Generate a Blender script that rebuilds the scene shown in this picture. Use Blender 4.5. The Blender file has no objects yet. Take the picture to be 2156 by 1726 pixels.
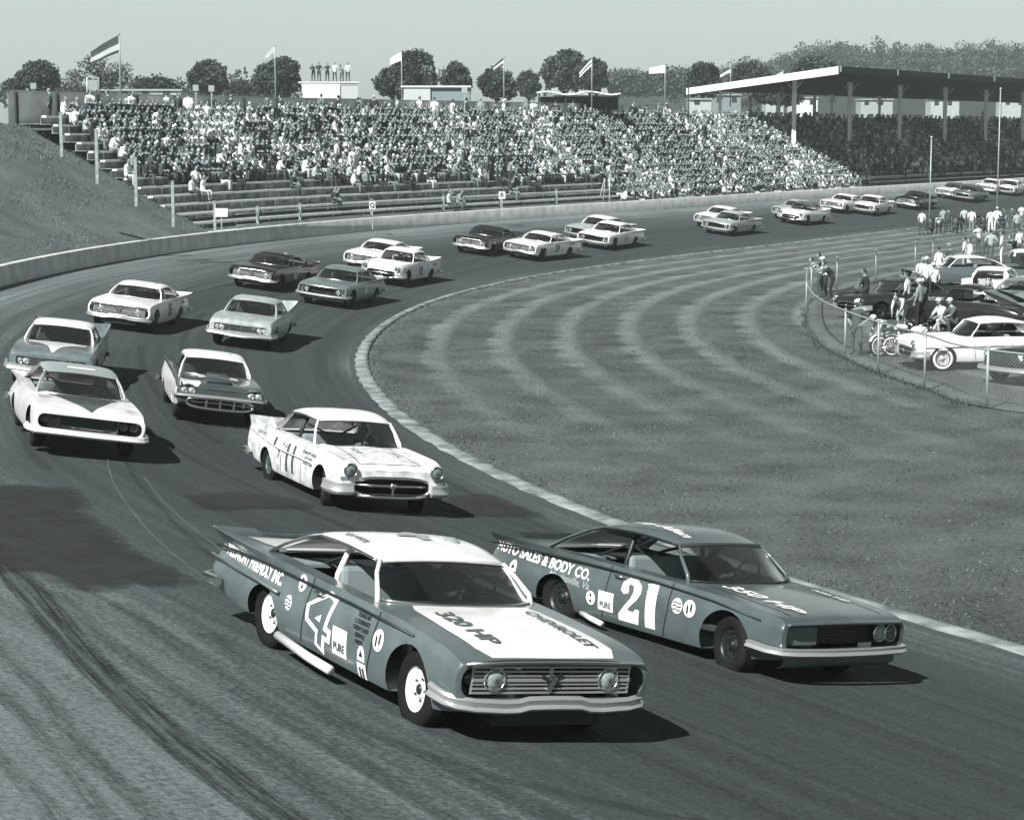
import bpy, bmesh, math, random
import numpy as np
from mathutils import Vector, Matrix, Euler
from mathutils.bvhtree import BVHTree
R = math.radians
random.seed(7); rng = np.random.default_rng(7)
S = bpy.context.scene
col = S.collection

# ------------------------------------------------------------------ camera, sky, sun, exposure
CAM_H = 7.0; PITCH = R(7.64); FPX = 4345.0; PW, PH = 2156.0, 1726.0
cd = bpy.data.cameras.new('camera'); cam = bpy.data.objects.new('camera', cd); col.objects.link(cam)
cd.sensor_width = 36; cd.lens = FPX / PW * 36; cd.clip_start = .5; cd.clip_end = 6000
cam.location = (0, 0, CAM_H); cam.rotation_euler = (R(90) - PITCH, 0, 0); S.camera = cam
SUN_EL = R(44); SUN_AZ = math.atan2(-.50, -.80)          # clockwise from +Y: behind the camera on the left
W = bpy.data.worlds.new('World'); S.world = W; W.use_nodes = True
nt = W.node_tree; nt.nodes.clear()
sky = nt.nodes.new('ShaderNodeTexSky'); sky.sky_type = 'NISHITA'; sky.sun_disc = False
sky.sun_elevation = SUN_EL; sky.sun_rotation = SUN_AZ; sky.air_density = 1.0; sky.dust_density = 1.0; sky.ozone_density = 1.0
bw = nt.nodes.new('ShaderNodeRGBToBW'); tc_ = nt.nodes.new('ShaderNodeCombineColor')
bg = nt.nodes.new('ShaderNodeBackground'); wo = nt.nodes.new('ShaderNodeOutputWorld')
nt.links.new(sky.outputs[0], bw.inputs[0])
# hazy bright horizon, deeper overhead
gc_ = nt.nodes.new('ShaderNodeTexCoord'); gs_ = nt.nodes.new('ShaderNodeSeparateXYZ'); gr_ = nt.nodes.new('ShaderNodeValToRGB'); gm_ = nt.nodes.new('ShaderNodeMath'); gm_.operation = 'MULTIPLY'
nt.links.new(gc_.outputs['Generated'], gs_.inputs[0]); nt.links.new(gs_.outputs[2], gr_.inputs[0])
gr_.color_ramp.elements[0].position = 0.0; gr_.color_ramp.elements[0].color = (1, 1, 1, 1)
gr_.color_ramp.elements[1].position = 1.0; gr_.color_ramp.elements[1].color = (.035, .035, .035, 1)
ge_ = gr_.color_ramp.elements.new(.17); ge_.color = (.92, .92, .92, 1); ge_ = gr_.color_ramp.elements.new(.4); ge_.color = (.12, .12, .12, 1)
pw_ = nt.nodes.new('ShaderNodeMath'); pw_.operation = 'POWER'; pw_.inputs[1].default_value = .35
nt.links.new(bw.outputs[0], pw_.inputs[0]); nt.links.new(pw_.outputs[0], gm_.inputs[0]); nt.links.new(gr_.outputs[0], gm_.inputs[1])
for k, f_ in enumerate((.89, 1.0, .99)):
    m_ = nt.nodes.new('ShaderNodeMath'); m_.operation = 'MULTIPLY'; m_.inputs[1].default_value = f_
    nt.links.new(gm_.outputs[0], m_.inputs[0]); nt.links.new(m_.outputs[0], tc_.inputs[k])
nt.links.new(tc_.outputs[0], bg.inputs[0]); bg.inputs[1].default_value = .235
nt.links.new(bg.outputs[0], wo.inputs[0])
sl = bpy.data.lights.new('sun', 'SUN'); sl.energy = 5.0; sl.angle = R(.55); sl.color = (1, .985, .955)
so = bpy.data.objects.new('sun', sl); col.objects.link(so); so.location = (-30, -40, 60)
sd = Vector((math.sin(SUN_AZ) * math.cos(SUN_EL), math.cos(SUN_AZ) * math.cos(SUN_EL), math.sin(SUN_EL)))
so.rotation_euler = (-sd).to_track_quat('-Z', 'Y').to_euler()
S.view_settings.view_transform = 'Standard'; S.view_settings.look = 'None'
S.view_settings.exposure = 0.75; S.view_settings.gamma = 1.0
S.render.engine = 'CYCLES'
S.cycles.max_bounces = 6; S.cycles.transparent_max_bounces = 12; S.cycles.diffuse_bounces = 2

# ------------------------------------------------------------------ track geometry: one curve (inner edge), one height rule
INN = [(22,3.0),(15.5,13.5),(11,20.8),(8.6,25),(7,27.5),(5.9,29.3),(4.6,31.3),(3.0,34.1),(1.7,36.8),(.7,39.5),(-.6,43),(-1.6,46.2),(-2.6,50),(-3.45,54.4),(-4.15,58.8),(-4.65,63.2),(-4.9,68),(-4.8,73.5),(-4.4,79.3),(-3.5,85.8),(-2.0,92.2),(0,98.6),(2.6,105),(6,112),(10.3,119.8),(16,129.5),(22.3,140),(30,153.4),(45,178),(70,218),(95,258),(145,338),(220,458)]
def smooth_curve(P):
    P = np.array(P, float); out = []
    for i in range(len(P) - 1):
        p0 = P[max(i-1, 0)]; p1 = P[i]; p2 = P[i+1]; p3 = P[min(i+2, len(P)-1)]
        n = max(2, int(np.hypot(*(p2 - p1)) / .5))
        for k in range(n):
            t = k / n
            out.append(.5 * ((2*p1) + (-p0+p2)*t + (2*p0-5*p1+4*p2-p3)*t*t + (-p0+3*p1-3*p2+p3)*t**3))
    out.append(P[-1]); C = np.array(out)
    d = np.r_[0, np.cumsum(np.hypot(*np.diff(C, axis=0).T))]
    T = np.arange(0, d[-1], .5); C = np.c_[np.interp(T, d, C[:, 0]), np.interp(T, d, C[:, 1])]
    K = np.ones(17) / 17
    for _ in range(3):
        Cp = np.vstack([2*C[0] - C[8:0:-1], C, 2*C[-1] - C[-2:-10:-1]])
        C = np.c_[np.convolve(Cp[:, 0], K, 'valid'), np.convolve(Cp[:, 1], K, 'valid')]
    return C
TC = smooth_curve(INN); TD = np.gradient(TC, axis=0); TD /= np.hypot(*TD.T)[:, None]; TN = np.c_[-TD[:, 1], TD[:, 0]]
NT = len(TC)
def bank(t): return .125 + .035 * min(1, max(0, (92 - t) / 30))
def ts(x, y):
    d = (TC[:, 0] - x)**2 + (TC[:, 1] - y)**2; i = int(np.argmin(d))
    return i, float((np.array([x, y]) - TC[i]) @ TN[i])
def TP(t, s, z=None):
    i = int(min(max(t, 0), NT - 2)); f = t - i
    c = TC[i] * (1-f) + TC[i+1] * f; n = TN[i] * (1-f) + TN[i+1] * f
    return Vector((c[0] + n[0]*s, c[1] + n[1]*s, max(0, s) * bank(t) if z is None else z))
def s_wall(t):
    a = min(1, max(0, (118 - t) / 60)); a = a*a*(3-2*a)
    return 13.2 + 12 * a
def pix(u, v, z=0.0):
    """a point of the photograph (2156 wide) brought down to the height z"""
    x = (u - PW/2) / FPX; y = -(v - PH/2) / FPX
    d = Vector((x, math.cos(PITCH) + y*math.sin(PITCH), -math.sin(PITCH) + y*math.cos(PITCH)))
    return d * ((z - CAM_H) / d.z) + Vector((0, 0, CAM_H))
def far(u, v, Y):
    x = (u - PW/2) / FPX; y = -(v - PH/2) / FPX
    d = Vector((x, math.cos(PITCH) + y*math.sin(PITCH), -math.sin(PITCH) + y*math.cos(PITCH)))
    return d * (Y / d.y) + Vector((0, 0, CAM_H))

# ------------------------------------------------------------------ materials
def tone(g):
    c = min(1, g / .66); g = g * (.62 + .38 * c*c*(3-2*c))
    a = min(1, max(0, (g - .05) / .62)); a = a*a*(3-2*a)
    k = .755 + .235 * a
    if g < .02: k = .88
    return (g * k, g, g * (1.01 - .01*a), 1)
MC = {}
def mat(name, g, rough=.6, metal=0.0, coat=0.0, var=.0, vscale=3.0, bump=0.0, bscale=20.0, spec=.5, g2=None):
    if name in MC: return MC[name]
    m = bpy.data.materials.new(name); m.use_nodes = True; MC[name] = m
    t = m.node_tree; b = t.nodes['Principled BSDF']
    b.inputs['Base Color'].default_value = tone(g); b.inputs['Roughness'].default_value = rough
    b.inputs['Metallic'].default_value = metal; b.inputs['Coat Weight'].default_value = coat
    b.inputs['Coat Roughness'].default_value = .08; b.inputs['Specular IOR Level'].default_value = spec
    if var or bump:
        co = t.nodes.new('ShaderNodeTexCoord')
        no = t.nodes.new('ShaderNodeTexNoise'); no.inputs['Scale'].default_value = vscale; no.inputs['Detail'].default_value = 7
        t.links.new(co.outputs['Object'], no.inputs['Vector'])
        if var:
            cr = t.nodes.new('ShaderNodeValToRGB'); cr.color_ramp.elements[0].position = .32; cr.color_ramp.elements[1].position = .68
            cr.color_ramp.elements[0].color = tone(max(.003, g * (1 - var) if g2 is None else g2)); cr.color_ramp.elements[1].color = tone(min(.9, g * (1 + var)))
            t.links.new(no.outputs[0], cr.inputs[0]); t.links.new(cr.outputs[0], b.inputs['Base Color'])
        if bump:
            n2 = t.nodes.new('ShaderNodeTexNoise'); n2.inputs['Scale'].default_value = bscale; n2.inputs['Detail'].default_value = 5
            bp = t.nodes.new('ShaderNodeBump'); bp.inputs['Strength'].default_value = bump; bp.inputs['Distance'].default_value = .05
            t.links.new(co.outputs['Object'], n2.inputs['Vector']); t.links.new(n2.outputs[0], bp.inputs['Height']); t.links.new(bp.outputs[0], b.inputs['Normal'])
    return m
def glass_mat(name, clear=.82, g=.8):
    if name in MC: return MC[name]
    m = bpy.data.materials.new(name); m.use_nodes = True; MC[name] = m; t = m.node_tree; t.nodes.clear()
    o = t.nodes.new('ShaderNodeOutputMaterial'); mx = t.nodes.new('ShaderNodeMixShader'); tr = t.nodes.new('ShaderNodeBsdfTransparent')
    gl = t.nodes.new('ShaderNodeBsdfGlossy'); gl.inputs['Roughness'].default_value = .04; gl.inputs[0].default_value = tone(g)
    tr.inputs[0].default_value = (clear, clear, clear, 1)
    lw = t.nodes.new('ShaderNodeLayerWeight'); lw.inputs[0].default_value = .22
    mp = t.nodes.new('ShaderNodeMath'); mp.operation = 'MULTIPLY_ADD'; mp.inputs[1].default_value = .75; mp.inputs[2].default_value = .12
    t.links.new(lw.outputs['Fresnel'], mp.inputs[0]); t.links.new(mp.outputs[0], mx.inputs[0])
    t.links.new(tr.outputs[0], mx.inputs[1]); t.links.new(gl.outputs[0], mx.inputs[2]); t.links.new(mx.outputs[0], o.inputs[0])
    return m
GLASS = glass_mat('window_glass')
CHROME = mat('chrome', .72, .24, 1.0); CHROME_D = mat('worn_chrome', .5, .28, 1.0, var=.3, vscale=9)
BLACK = mat('black_void', .006, .9); RUBBER = mat('tyre_rubber', .012, .85, spec=.25, var=.3, vscale=14)
INTER = mat('cabin_interior', .045, .8); STEEL = mat('painted_steel_white', .72, .45); DARKST = mat('dark_steel', .05, .45, .4)
SKIN = mat('skin', .34, .6); HAIR = mat('hair_dark', .03, .7)

# ------------------------------------------------------------------ mesh builder
class MB:
    def __init__(s): s.v = []; s.f = []; s.m = []; s.sm = []
    def add(s, vs, fs, mi=0, smooth=False):
        b = len(s.v); s.v += [tuple(p) for p in vs]; s.f += [tuple(i + b for i in f) for f in fs]
        s.m += [mi] * len(fs); s.sm += [smooth] * len(fs); return s
    def box(s, c, d, rz=0, mi=0, M=None):
        x, y, z = (q/2 for q in d); vs = []
        for a in ((-x,-y,-z),(x,-y,-z),(x,y,-z),(-x,y,-z),(-x,-y,z),(x,-y,z),(x,y,z),(-x,y,z)):
            p = Vector(a)
            if M is not None: p = M @ p
            elif rz: p = Matrix.Rotation(rz, 3, 'Z') @ p
            vs.append(p + Vector(c))
        return s.add(vs, [(0,3,2,1),(4,5,6,7),(0,1,5,4),(1,2,6,5),(2,3,7,6),(3,0,4,7)], mi)
    def tube(s, pts, r, n=8, mi=0, cap=True, smooth=True, flat=None):
        P = [Vector(p) for p in pts]; rs = r if isinstance(r, (list, tuple)) else [r]*len(P); vs = []; fs = []
        up = Vector((0, 0, 1)); prev = None
        for i, p in enumerate(P):
            d = (P[min(i+1, len(P)-1)] - P[max(i-1, 0)]).normalized()
            if prev is None:
                a = d.cross(up)
                if a.length < .1: a = d.cross(Vector((0, 1, 0)))
            else: a = prev - d * prev.dot(d)
            a.normalize(); prev = a; b = d.cross(a)
            for k in range(n):
                an = 2*math.pi*k/n
                vs.append(p + (a*math.cos(an)*(flat or 1) + b*math.sin(an)) * rs[i])
        for i in range(len(P)-1):
            for k in range(n): fs.append((i*n+k, i*n+(k+1)%n, (i+1)*n+(k+1)%n, (i+1)*n+k))
        if cap: fs += [tuple(range(n))[::-1], tuple(range((len(P)-1)*n, len(P)*n))]
        return s.add(vs, fs, mi, smooth)
    def lathe(s, prof, c=(0,0,0), axis='Z', n=20, mi=0, smooth=True, M=None, cap=True):
        vs = []; fs = []
        for r_, h in prof:
            for k in range(n):
                a = 2*math.pi*k/n; p = Vector((r_*math.cos(a), r_*math.sin(a), h))
                if axis == 'Y': p = Vector((p.x, p.z, p.y))
                if axis == 'X': p = Vector((p.z, p.x, p.y))
                if M is not None: p = M @ p
                vs.append(p + Vector(c))
        for i in range(len(prof)-1):
            for k in range(n): fs.append((i*n+k, i*n+(k+1)%n, (i+1)*n+(k+1)%n, (i+1)*n+k))
        if cap: fs += [tuple(range(n))[::-1], tuple(range((len(prof)-1)*n, len(prof)*n))]
        return s.add(vs, fs, mi, smooth)
    def ell(s, c, r, nu=12, nv=8, mi=0, M=None, fn=None):
        vs = []; fs = []
        for j in range(nv+1):
            th = math.pi*j/nv
            for i in range(nu):
                ph = 2*math.pi*i/nu; p = Vector((math.sin(th)*math.cos(ph), math.sin(th)*math.sin(ph), math.cos(th)))
                if fn: p = fn(p)
                p = Vector((p.x*r[0], p.y*r[1], p.z*r[2]))
                if M is not None: p = M @ p
                vs.append(p + Vector(c))
        for j in range(nv):
            for i in range(nu): fs.append((j*nu+i, (j+1)*nu+i, (j+1)*nu+(i+1)%nu, j*nu+(i+1)%nu))
        return s.add(vs, fs, mi, True)
    def grid(s, G, mi=0, smooth=True):
        r = len(G); c = len(G[0]); vs = [p for row in G for p in row]
        return s.add(vs, [(i*c+j, i*c+j+1, (i+1)*c+j+1, (i+1)*c+j) for i in range(r-1) for j in range(c-1)], mi, smooth)
    def prism(s, poly, z0, z1, mi=0, tf=None):
        n = len(poly); tf = tf or (lambda x, y, z: (x, y, z))
        vs = [tf(x, y, z0) for x, y in poly] + [tf(x, y, z1) for x, y in poly]
        return s.add(vs, [tuple(range(n))[::-1], tuple(range(n, 2*n))] + [(i, (i+1)%n, n+(i+1)%n, n+i) for i in range(n)], mi)
    def mesh(s, name, mats):
        me = bpy.data.meshes.new(name); me.from_pydata(s.v, [], s.f)
        for m in (mats if isinstance(mats, (list, tuple)) else [mats]): me.materials.append(m)
        me.polygons.foreach_set('material_index', s.m); me.polygons.foreach_set('use_smooth', s.sm)
        me.update(); return me
    def build(s, name, mats, parent=None, recalc=False):
        me = s.mesh(name, mats)
        if recalc:
            bm = bmesh.new(); bm.from_mesh(me); bmesh.ops.recalc_face_normals(bm, faces=bm.faces); bm.to_mesh(me); bm.free()
        return link(name, me, parent)
def link(name, me, parent=None):
    o = bpy.data.objects.new(name, me); col.objects.link(o)
    if parent: o.parent = parent
    return o
def tag(o, label=None, cat=None, group=None, kind=None):
    if label: o['label'] = label
    if cat: o['category'] = cat
    if group: o['group'] = group
    if kind: o['kind'] = kind
    return o
def empty(name, loc=(0,0,0), rz=0):
    o = bpy.data.objects.new(name, None); col.objects.link(o); o.location = loc; o.rotation_euler = (0, 0, rz); return o
def kids(o): return KIDS.get(o, [])
def copy_tree(o, parent=None):
    c = o.copy(); col.objects.link(c); c.parent = parent
    for ch in o.children: copy_tree(ch, c)
    return c
def evaluated(o):
    dg = bpy.context.evaluated_depsgraph_get(); dg.update()
    return bpy.data.meshes.new_from_object(o.evaluated_get(dg), preserve_all_data_layers=True, depsgraph=dg)
def kill(*os):
    for o in os: bpy.data.objects.remove(o, do_unlink=True)
# ------------------------------------------------------------------ ground, track, banks
def nodes_of(m): return m.node_tree.nodes, m.node_tree.links
def asphalt():
    m = mat('asphalt', .06, .85); N_, L = nodes_of(m); b = N_['Principled BSDF']; b.inputs['Specular IOR Level'].default_value = .3
    uv = N_.new('ShaderNodeUVMap'); sp = N_.new('ShaderNodeSeparateXYZ'); L.new(uv.outputs[0], sp.inputs[0])
    mp = N_.new('ShaderNodeMapping'); mp.inputs['Scale'].default_value = (.035, 2.6, 1); L.new(uv.outputs[0], mp.inputs[0])
    n1 = N_.new('ShaderNodeTexNoise'); n1.inputs['Scale'].default_value = 1.0; n1.inputs['Detail'].default_value = 9; n1.inputs['Roughness'].default_value = .68; L.new(mp.outputs[0], n1.inputs['Vector'])
    mp2 = N_.new('ShaderNodeMapping'); mp2.inputs['Scale'].default_value = (.1, .35, 1); L.new(uv.outputs[0], mp2.inputs[0])
    n2 = N_.new('ShaderNodeTexNoise'); n2.inputs['Scale'].default_value = 1.0; n2.inputs['Detail'].default_value = 5; L.new(mp2.outputs[0], n2.inputs['Vector'])
    co = N_.new('ShaderNodeTexCoord'); n3 = N_.new('ShaderNodeTexNoise'); n3.inputs['Scale'].default_value = 17; n3.inputs['Detail'].default_value = 6; n3.inputs['Roughness'].default_value = .75
    L.new(co.outputs['Object'], n3.inputs['Vector'])
    # worn racing groove (dark, rubbered) against the dusty outer lane, by distance from the inner edge
    g = N_.new('ShaderNodeMath'); g.operation = 'MULTIPLY_ADD'; g.inputs[1].default_value = 5.0; L.new(n2.outputs[0], g.inputs[0])
    sh = N_.new('ShaderNodeMapRange'); sh.inputs[1].default_value = 18; sh.inputs[2].default_value = 50; sh.inputs[3].default_value = -3.0; sh.inputs[4].default_value = 0; L.new(sp.outputs[0], sh.inputs[0])
    sa = N_.new('ShaderNodeMath'); sa.operation = 'ADD'; L.new(sp.outputs[1], sa.inputs[0]); L.new(sh.outputs[0], sa.inputs[1]); L.new(sa.outputs[0], g.inputs[2])
    cr = N_.new('ShaderNodeMapRange'); cr.inputs[1].default_value = 0; cr.inputs[2].default_value = 22; L.new(g.outputs[0], cr.inputs[0])
    rp = N_.new('ShaderNodeValToRGB'); L.new(cr.outputs[0], rp.inputs[0]); e = rp.color_ramp
    e.elements[0].position = 0; e.elements[0].color = (.5,)*3 + (1,); e.elements[1].position = 1; e.elements[1].color = (.74,)*4
    for p_, c_ in ((.10, .44), (.17, .30), (.42, .27), (.54, .40), (.70, .58)):
        q = e.elements.new(p_); q.color = (c_,)*3 + (1,)
    a1 = N_.new('ShaderNodeMath'); a1.operation = 'MULTIPLY_ADD'; a1.inputs[1].default_value = .55; a1.inputs[2].default_value = -.36; L.new(n1.outputs[0], a1.inputs[0])
    a2 = N_.new('ShaderNodeMath'); a2.operation = 'ADD'; L.new(rp.outputs[0], a2.inputs[0]); L.new(a1.outputs[0], a2.inputs[1])
    a3 = N_.new('ShaderNodeMath'); a3.operation = 'MULTIPLY_ADD'; a3.inputs[1].default_value = .80; L.new(n3.outputs[0], a3.inputs[0]); L.new(a2.outputs[0], a3.inputs[2])
    f = N_.new('ShaderNodeValToRGB'); L.new(a3.outputs[0], f.inputs[0])
    f.color_ramp.elements[0].position = .15; f.color_ramp.elements[0].color = tone(.015)
    f.color_ramp.elements[1].position = 1.3 if False else 1.0; f.color_ramp.elements[1].color = tone(.30)
    q = f.color_ramp.elements.new(.45); q.color = tone(.036)
    q = f.color_ramp.elements.new(.75); q.color = tone(.11)
    L.new(f.outputs[0], b.inputs['Base Color'])
    bp = N_.new('ShaderNodeBump'); bp.inputs['Strength'].default_value = .7; bp.inputs['Distance'].default_value = .04; L.new(n3.outputs[0], bp.inputs['Height']); L.new(bp.outputs[0], b.inputs['Normal'])
    return m
def grass_mat(name, g0, g1, stripes=False):
    m = mat(name, g0, .9); N_, L = nodes_of(m); b = N_['Principled BSDF']; b.inputs['Specular IOR Level'].default_value = .15
    co = N_.new('ShaderNodeTexCoord')
    n1 = N_.new('ShaderNodeTexNoise'); n1.inputs['Scale'].default_value = 9; n1.inputs['Detail'].default_value = 8; n1.inputs['Roughness'].default_value = .85; L.new(co.outputs['Object'], n1.inputs['Vector'])
    n2 = N_.new('ShaderNodeTexNoise'); n2.inputs['Scale'].default_value = .5; n2.inputs['Detail'].default_value = 6; L.new(co.outputs['Object'], n2.inputs['Vector'])
    a = N_.new('ShaderNodeMath'); a.operation = 'MULTIPLY_ADD'; a.inputs[1].default_value = .5; L.new(n2.outputs[0], a.inputs[0]); L.new(n1.outputs[0], a.inputs[2])
    last = a
    if stripes:
        at_ = N_.new('ShaderNodeAttribute'); at_.attribute_name = 'mow'
        w0 = N_.new('ShaderNodeMath'); w0.operation = 'MULTIPLY_ADD'; w0.inputs[1].default_value = 1.1; L.new(n2.outputs[0], w0.inputs[0]); L.new(at_.outputs['Fac'], w0.inputs[2])
        w1 = N_.new('ShaderNodeMath'); w1.operation = 'MULTIPLY'; w1.inputs[1].default_value = 2.85; L.new(w0.outputs[0], w1.inputs[0])
        w2 = N_.new('ShaderNodeMath'); w2.operation = 'SINE'; L.new(w1.outputs[0], w2.inputs[0])
        n5 = N_.new('ShaderNodeTexNoise'); n5.inputs['Scale'].default_value = .3; n5.inputs['Detail'].default_value = 5; L.new(co.outputs['Object'], n5.inputs['Vector'])
        so_ = N_.new('ShaderNodeSeparateXYZ'); L.new(co.outputs['Object'], so_.inputs[0])
        mk = N_.new('ShaderNodeMapRange'); mk.inputs[1].default_value = 44; mk.inputs[2].default_value = 64; mk.inputs[3].default_value = .03; mk.inputs[4].default_value = .31; L.new(so_.outputs[1], mk.inputs[0])
        mf = N_.new('ShaderNodeMapRange'); mf.inputs[1].default_value = 14; mf.inputs[2].default_value = 26; mf.inputs[3].default_value = 1; mf.inputs[4].default_value = .45; L.new(at_.outputs['Fac'], mf.inputs[0])
        mg = N_.new('ShaderNodeMath'); mg.operation = 'MULTIPLY'; L.new(mk.outputs[0], mg.inputs[0]); L.new(mf.outputs[0], mg.inputs[1])
        mk2 = N_.new('ShaderNodeMath'); mk2.operation = 'MULTIPLY'; L.new(mg.outputs[0], mk2.inputs[0]); L.new(n5.outputs[0], mk2.inputs[1])
        w2b = N_.new('ShaderNodeMapRange'); w2b.inputs[1].default_value = .15; w2b.inputs[2].default_value = 1; w2b.inputs[3].default_value = -.35; w2b.inputs[4].default_value = 1; L.new(w2.outputs[0], w2b.inputs[0])
        w3 = N_.new('ShaderNodeMath'); w3.operation = 'MULTIPLY_ADD'; L.new(w2b.outputs[0], w3.inputs[0]); L.new(mk2.outputs[0], w3.inputs[1]); L.new(a.outputs[0], w3.inputs[2])
        c = N_.new('ShaderNodeMath'); c.operation = 'ADD'; c.inputs[1].default_value = .5; L.new(w3.outputs[0], c.inputs[0]); last = c
    rp = N_.new('ShaderNodeValToRGB'); rp.color_ramp.elements[0].position = .40 if not stripes else .80; rp.color_ramp.elements[1].position = 1.05 if not stripes else 1.0
    if stripes:
        mr = N_.new('ShaderNodeMapRange'); mr.inputs[1].default_value = .98; mr.inputs[2].default_value = 1.52; L.new(last.outputs[0], mr.inputs[0]); last = mr
        rp.color_ramp.elements[0].position = .0
    rp.color_ramp.elements[0].color = tone(g0); rp.color_ramp.elements[1].color = tone(g1)
    L.new(last.outputs[0], rp.inputs[0]); L.new(rp.outputs[0], b.inputs['Base Color'])
    bp = N_.new('ShaderNodeBump'); bp.inputs['Strength'].default_value = 1.0; bp.inputs['Distance'].default_value = .16; L.new(n1.outputs[0], bp.inputs['Height']); L.new(bp.outputs[0], b.inputs['Normal'])
    return m
ASPH = asphalt(); GRASS = grass_mat('infield_grass', .035, .40, True); GRASS2 = grass_mat('bank_grass', .07, .34)
GROUND = grass_mat('ground_earth', .07, .14); CONC = mat('concrete', .60, .85, var=.16, vscale=1.4, bump=.2)
KERB = mat('kerb_concrete', .26, .9, var=.5, vscale=1.6, bump=.4, bscale=14); SHADOW_PAINT = mat('painted_shadow_dark', .03, .85, var=.4, vscale=2.5)

def strip(name, ta, tb, step, sl_, mats, mi_of=None, kind='structure', uv=True):
    """ribbon over (t, s) lists; sl_(t) gives [(s, z or None)...]"""
    G = []; U = []
    tt = list(range(ta, tb, step))
    for t in tt:
        row = sl_(t); G.append([TP(t, s, z) for s, z in row]); U.append([(t*.5, s) for s, z in row])
    mb = MB(); mb.grid(G); me = mb.mesh(name, mats)
    if uv:
        l = me.uv_layers.new(name='UVMap'); flat = [q for r_ in U for q in r_]
        vi = np.zeros(len(me.loops), int); me.loops.foreach_get('vertex_index', vi)
        l.data.foreach_set('uv', np.array(flat)[vi].ravel())
    o = link(name, me); tag(o, kind=kind); return o
def track_row(t):
    w = s_wall(t); ks = [.08 + (w - .08) * k / 12 for k in range(13)]
    return [(k, None) for k in ks]
strip('race_track', 0, NT - 4, 2, track_row, ASPH)
def kw(t): return (.36 if t < 120 else .36 - .14*min(1, (t-120)/30)) + (.03*math.sin(t*1.7) + .02*math.sin(t*4.1))*(t < 150)
strip('kerb', 0, NT - 4, 1, lambda t: [(-.10, -.05), (-.08 + .03*math.sin(t*2.3), .05), (.02, .062), (kw(t), kw(t)*bank(t) + .012), (kw(t) + .01, kw(t)*bank(t) - .03)], KERB)
# infield sheet with the mowing direction stored per vertex
def infield():
    xs = np.arange(-8, 110, .8); ys = np.arange(0, 300, .8)
    X, Y = np.meshgrid(xs, ys, indexing='ij'); V = np.c_[X.ravel(), Y.ravel()]
    Cc = TC[::2]; best = np.full(len(V), 1e9); idx = np.zeros(len(V), int)
    for k in range(0, len(V), 4000):
        d = ((V[k:k+4000, None, :] - Cc[None]) ** 2).sum(2); idx[k:k+4000] = d.argmin(1); best[k:k+4000] = np.sqrt(d.min(1))
    sg = ((V - Cc[idx]) * TN[::2][idx]).sum(1)
    inside = sg < .9
    zz = np.where(sg > -.05, -.05, 0.0) + (rng.random(len(V)) - .5) * .03 * (best > 2)
    n = len(ys); keep = {}; vs = []; at_ = []; fs = []
    I = inside.reshape(X.shape)
    m = I[:-1, :-1] & I[1:, :-1] & I[:-1, 1:] & I[1:, 1:]
    ii, jj = np.nonzero(m); base = ii * n + jj
    F = np.c_[base, base + n, base + n + 1, base + 1]
    used, inv = np.unique(F, return_inverse=True); F = inv.reshape(F.shape)
    P = np.c_[V[used], zz[used]]
    me = bpy.data.meshes.new('infield_grass'); me.from_pydata(P.tolist(), [], F.tolist()); me.materials.append(GRASS)
    a = me.attributes.new('mow', 'FLOAT', 'POINT'); a.data.foreach_set('value', best[used].astype(np.float32))
    for p in me.polygons: p.use_smooth = True
    tag(link('infield', me), kind='structure')
infield()
gb = MB(); gb.grid([[(x, y, -.35) for x in (-3000, -200, 200, 3000)] for y in (-1500, 0, 600, 5000)]); tag(gb.build('ground', GROUND), kind='structure')
# concrete wall round the outside of the track
WALL_H = .72
wl = strip('outer_wall', 30, NT - 6, 2, lambda t: [(s_wall(t) - .02, s_wall(t)*bank(t) - .1), (s_wall(t), s_wall(t)*bank(t) + WALL_H - .03), (s_wall(t)+.03, s_wall(t)*bank(t) + WALL_H), (s_wall(t)+.27, s_wall(t)*bank(t) + WALL_H), (s_wall(t)+.3, s_wall(t)*bank(t) + WALL_H - .03), (s_wall(t)+.3, s_wall(t)*bank(t) - .1)], CONC, kind='structure')
del wl['kind']; tag(wl, 'low pale concrete wall curving along the outside of the track', 'wall')
T_ST = 200                                         # where the bleachers begin
def bank_row(t):
    w = s_wall(t); z0 = w * bank(t) + .25
    nz = .25 * math.sin(t * .11) + .18 * math.sin(t * .27 + 1)
    top = 7.3 + nz * .5
    if t >= T_ST: return [(w + .3, z0 - .1), (w + 1.4, z0 - .15), (24.9, 7.0), (26, 7.25), (45, 7.0), (140, 4.0)]
    k = [(w + .3, z0 + .02), (w + 1.5, z0 + .75 + nz*.2), (w + 3.6, z0 + 1.55 + nz*.4), (w + 5.2, z0 + 2.65 + nz*.4)]
    return [(k[0][0], k[0][1]), (k[1][0], k[1][1]), (k[2][0], k[2][1]), (k[3][0], k[3][1]), (w + 10.6, top), (w + 13, top + .2)]
strip('grass_bank', 30, T_ST + 1, 2, bank_row, GRASS2)
strip('grass_terrace', T_ST, NT - 6, 4, bank_row, GRASS2)
# plateau beyond the bank's shoulder on the left
pb = MB(); pb.grid([[TP(t, s_wall(t) + 13, 7.45), TP(t, s_wall(t) + 60, 7.0), TP(t, s_wall(t) + 160, 5.0)] for t in range(30, T_ST + 1, 6)]); tag(pb.build('plateau', GROUND), kind='structure')

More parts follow.
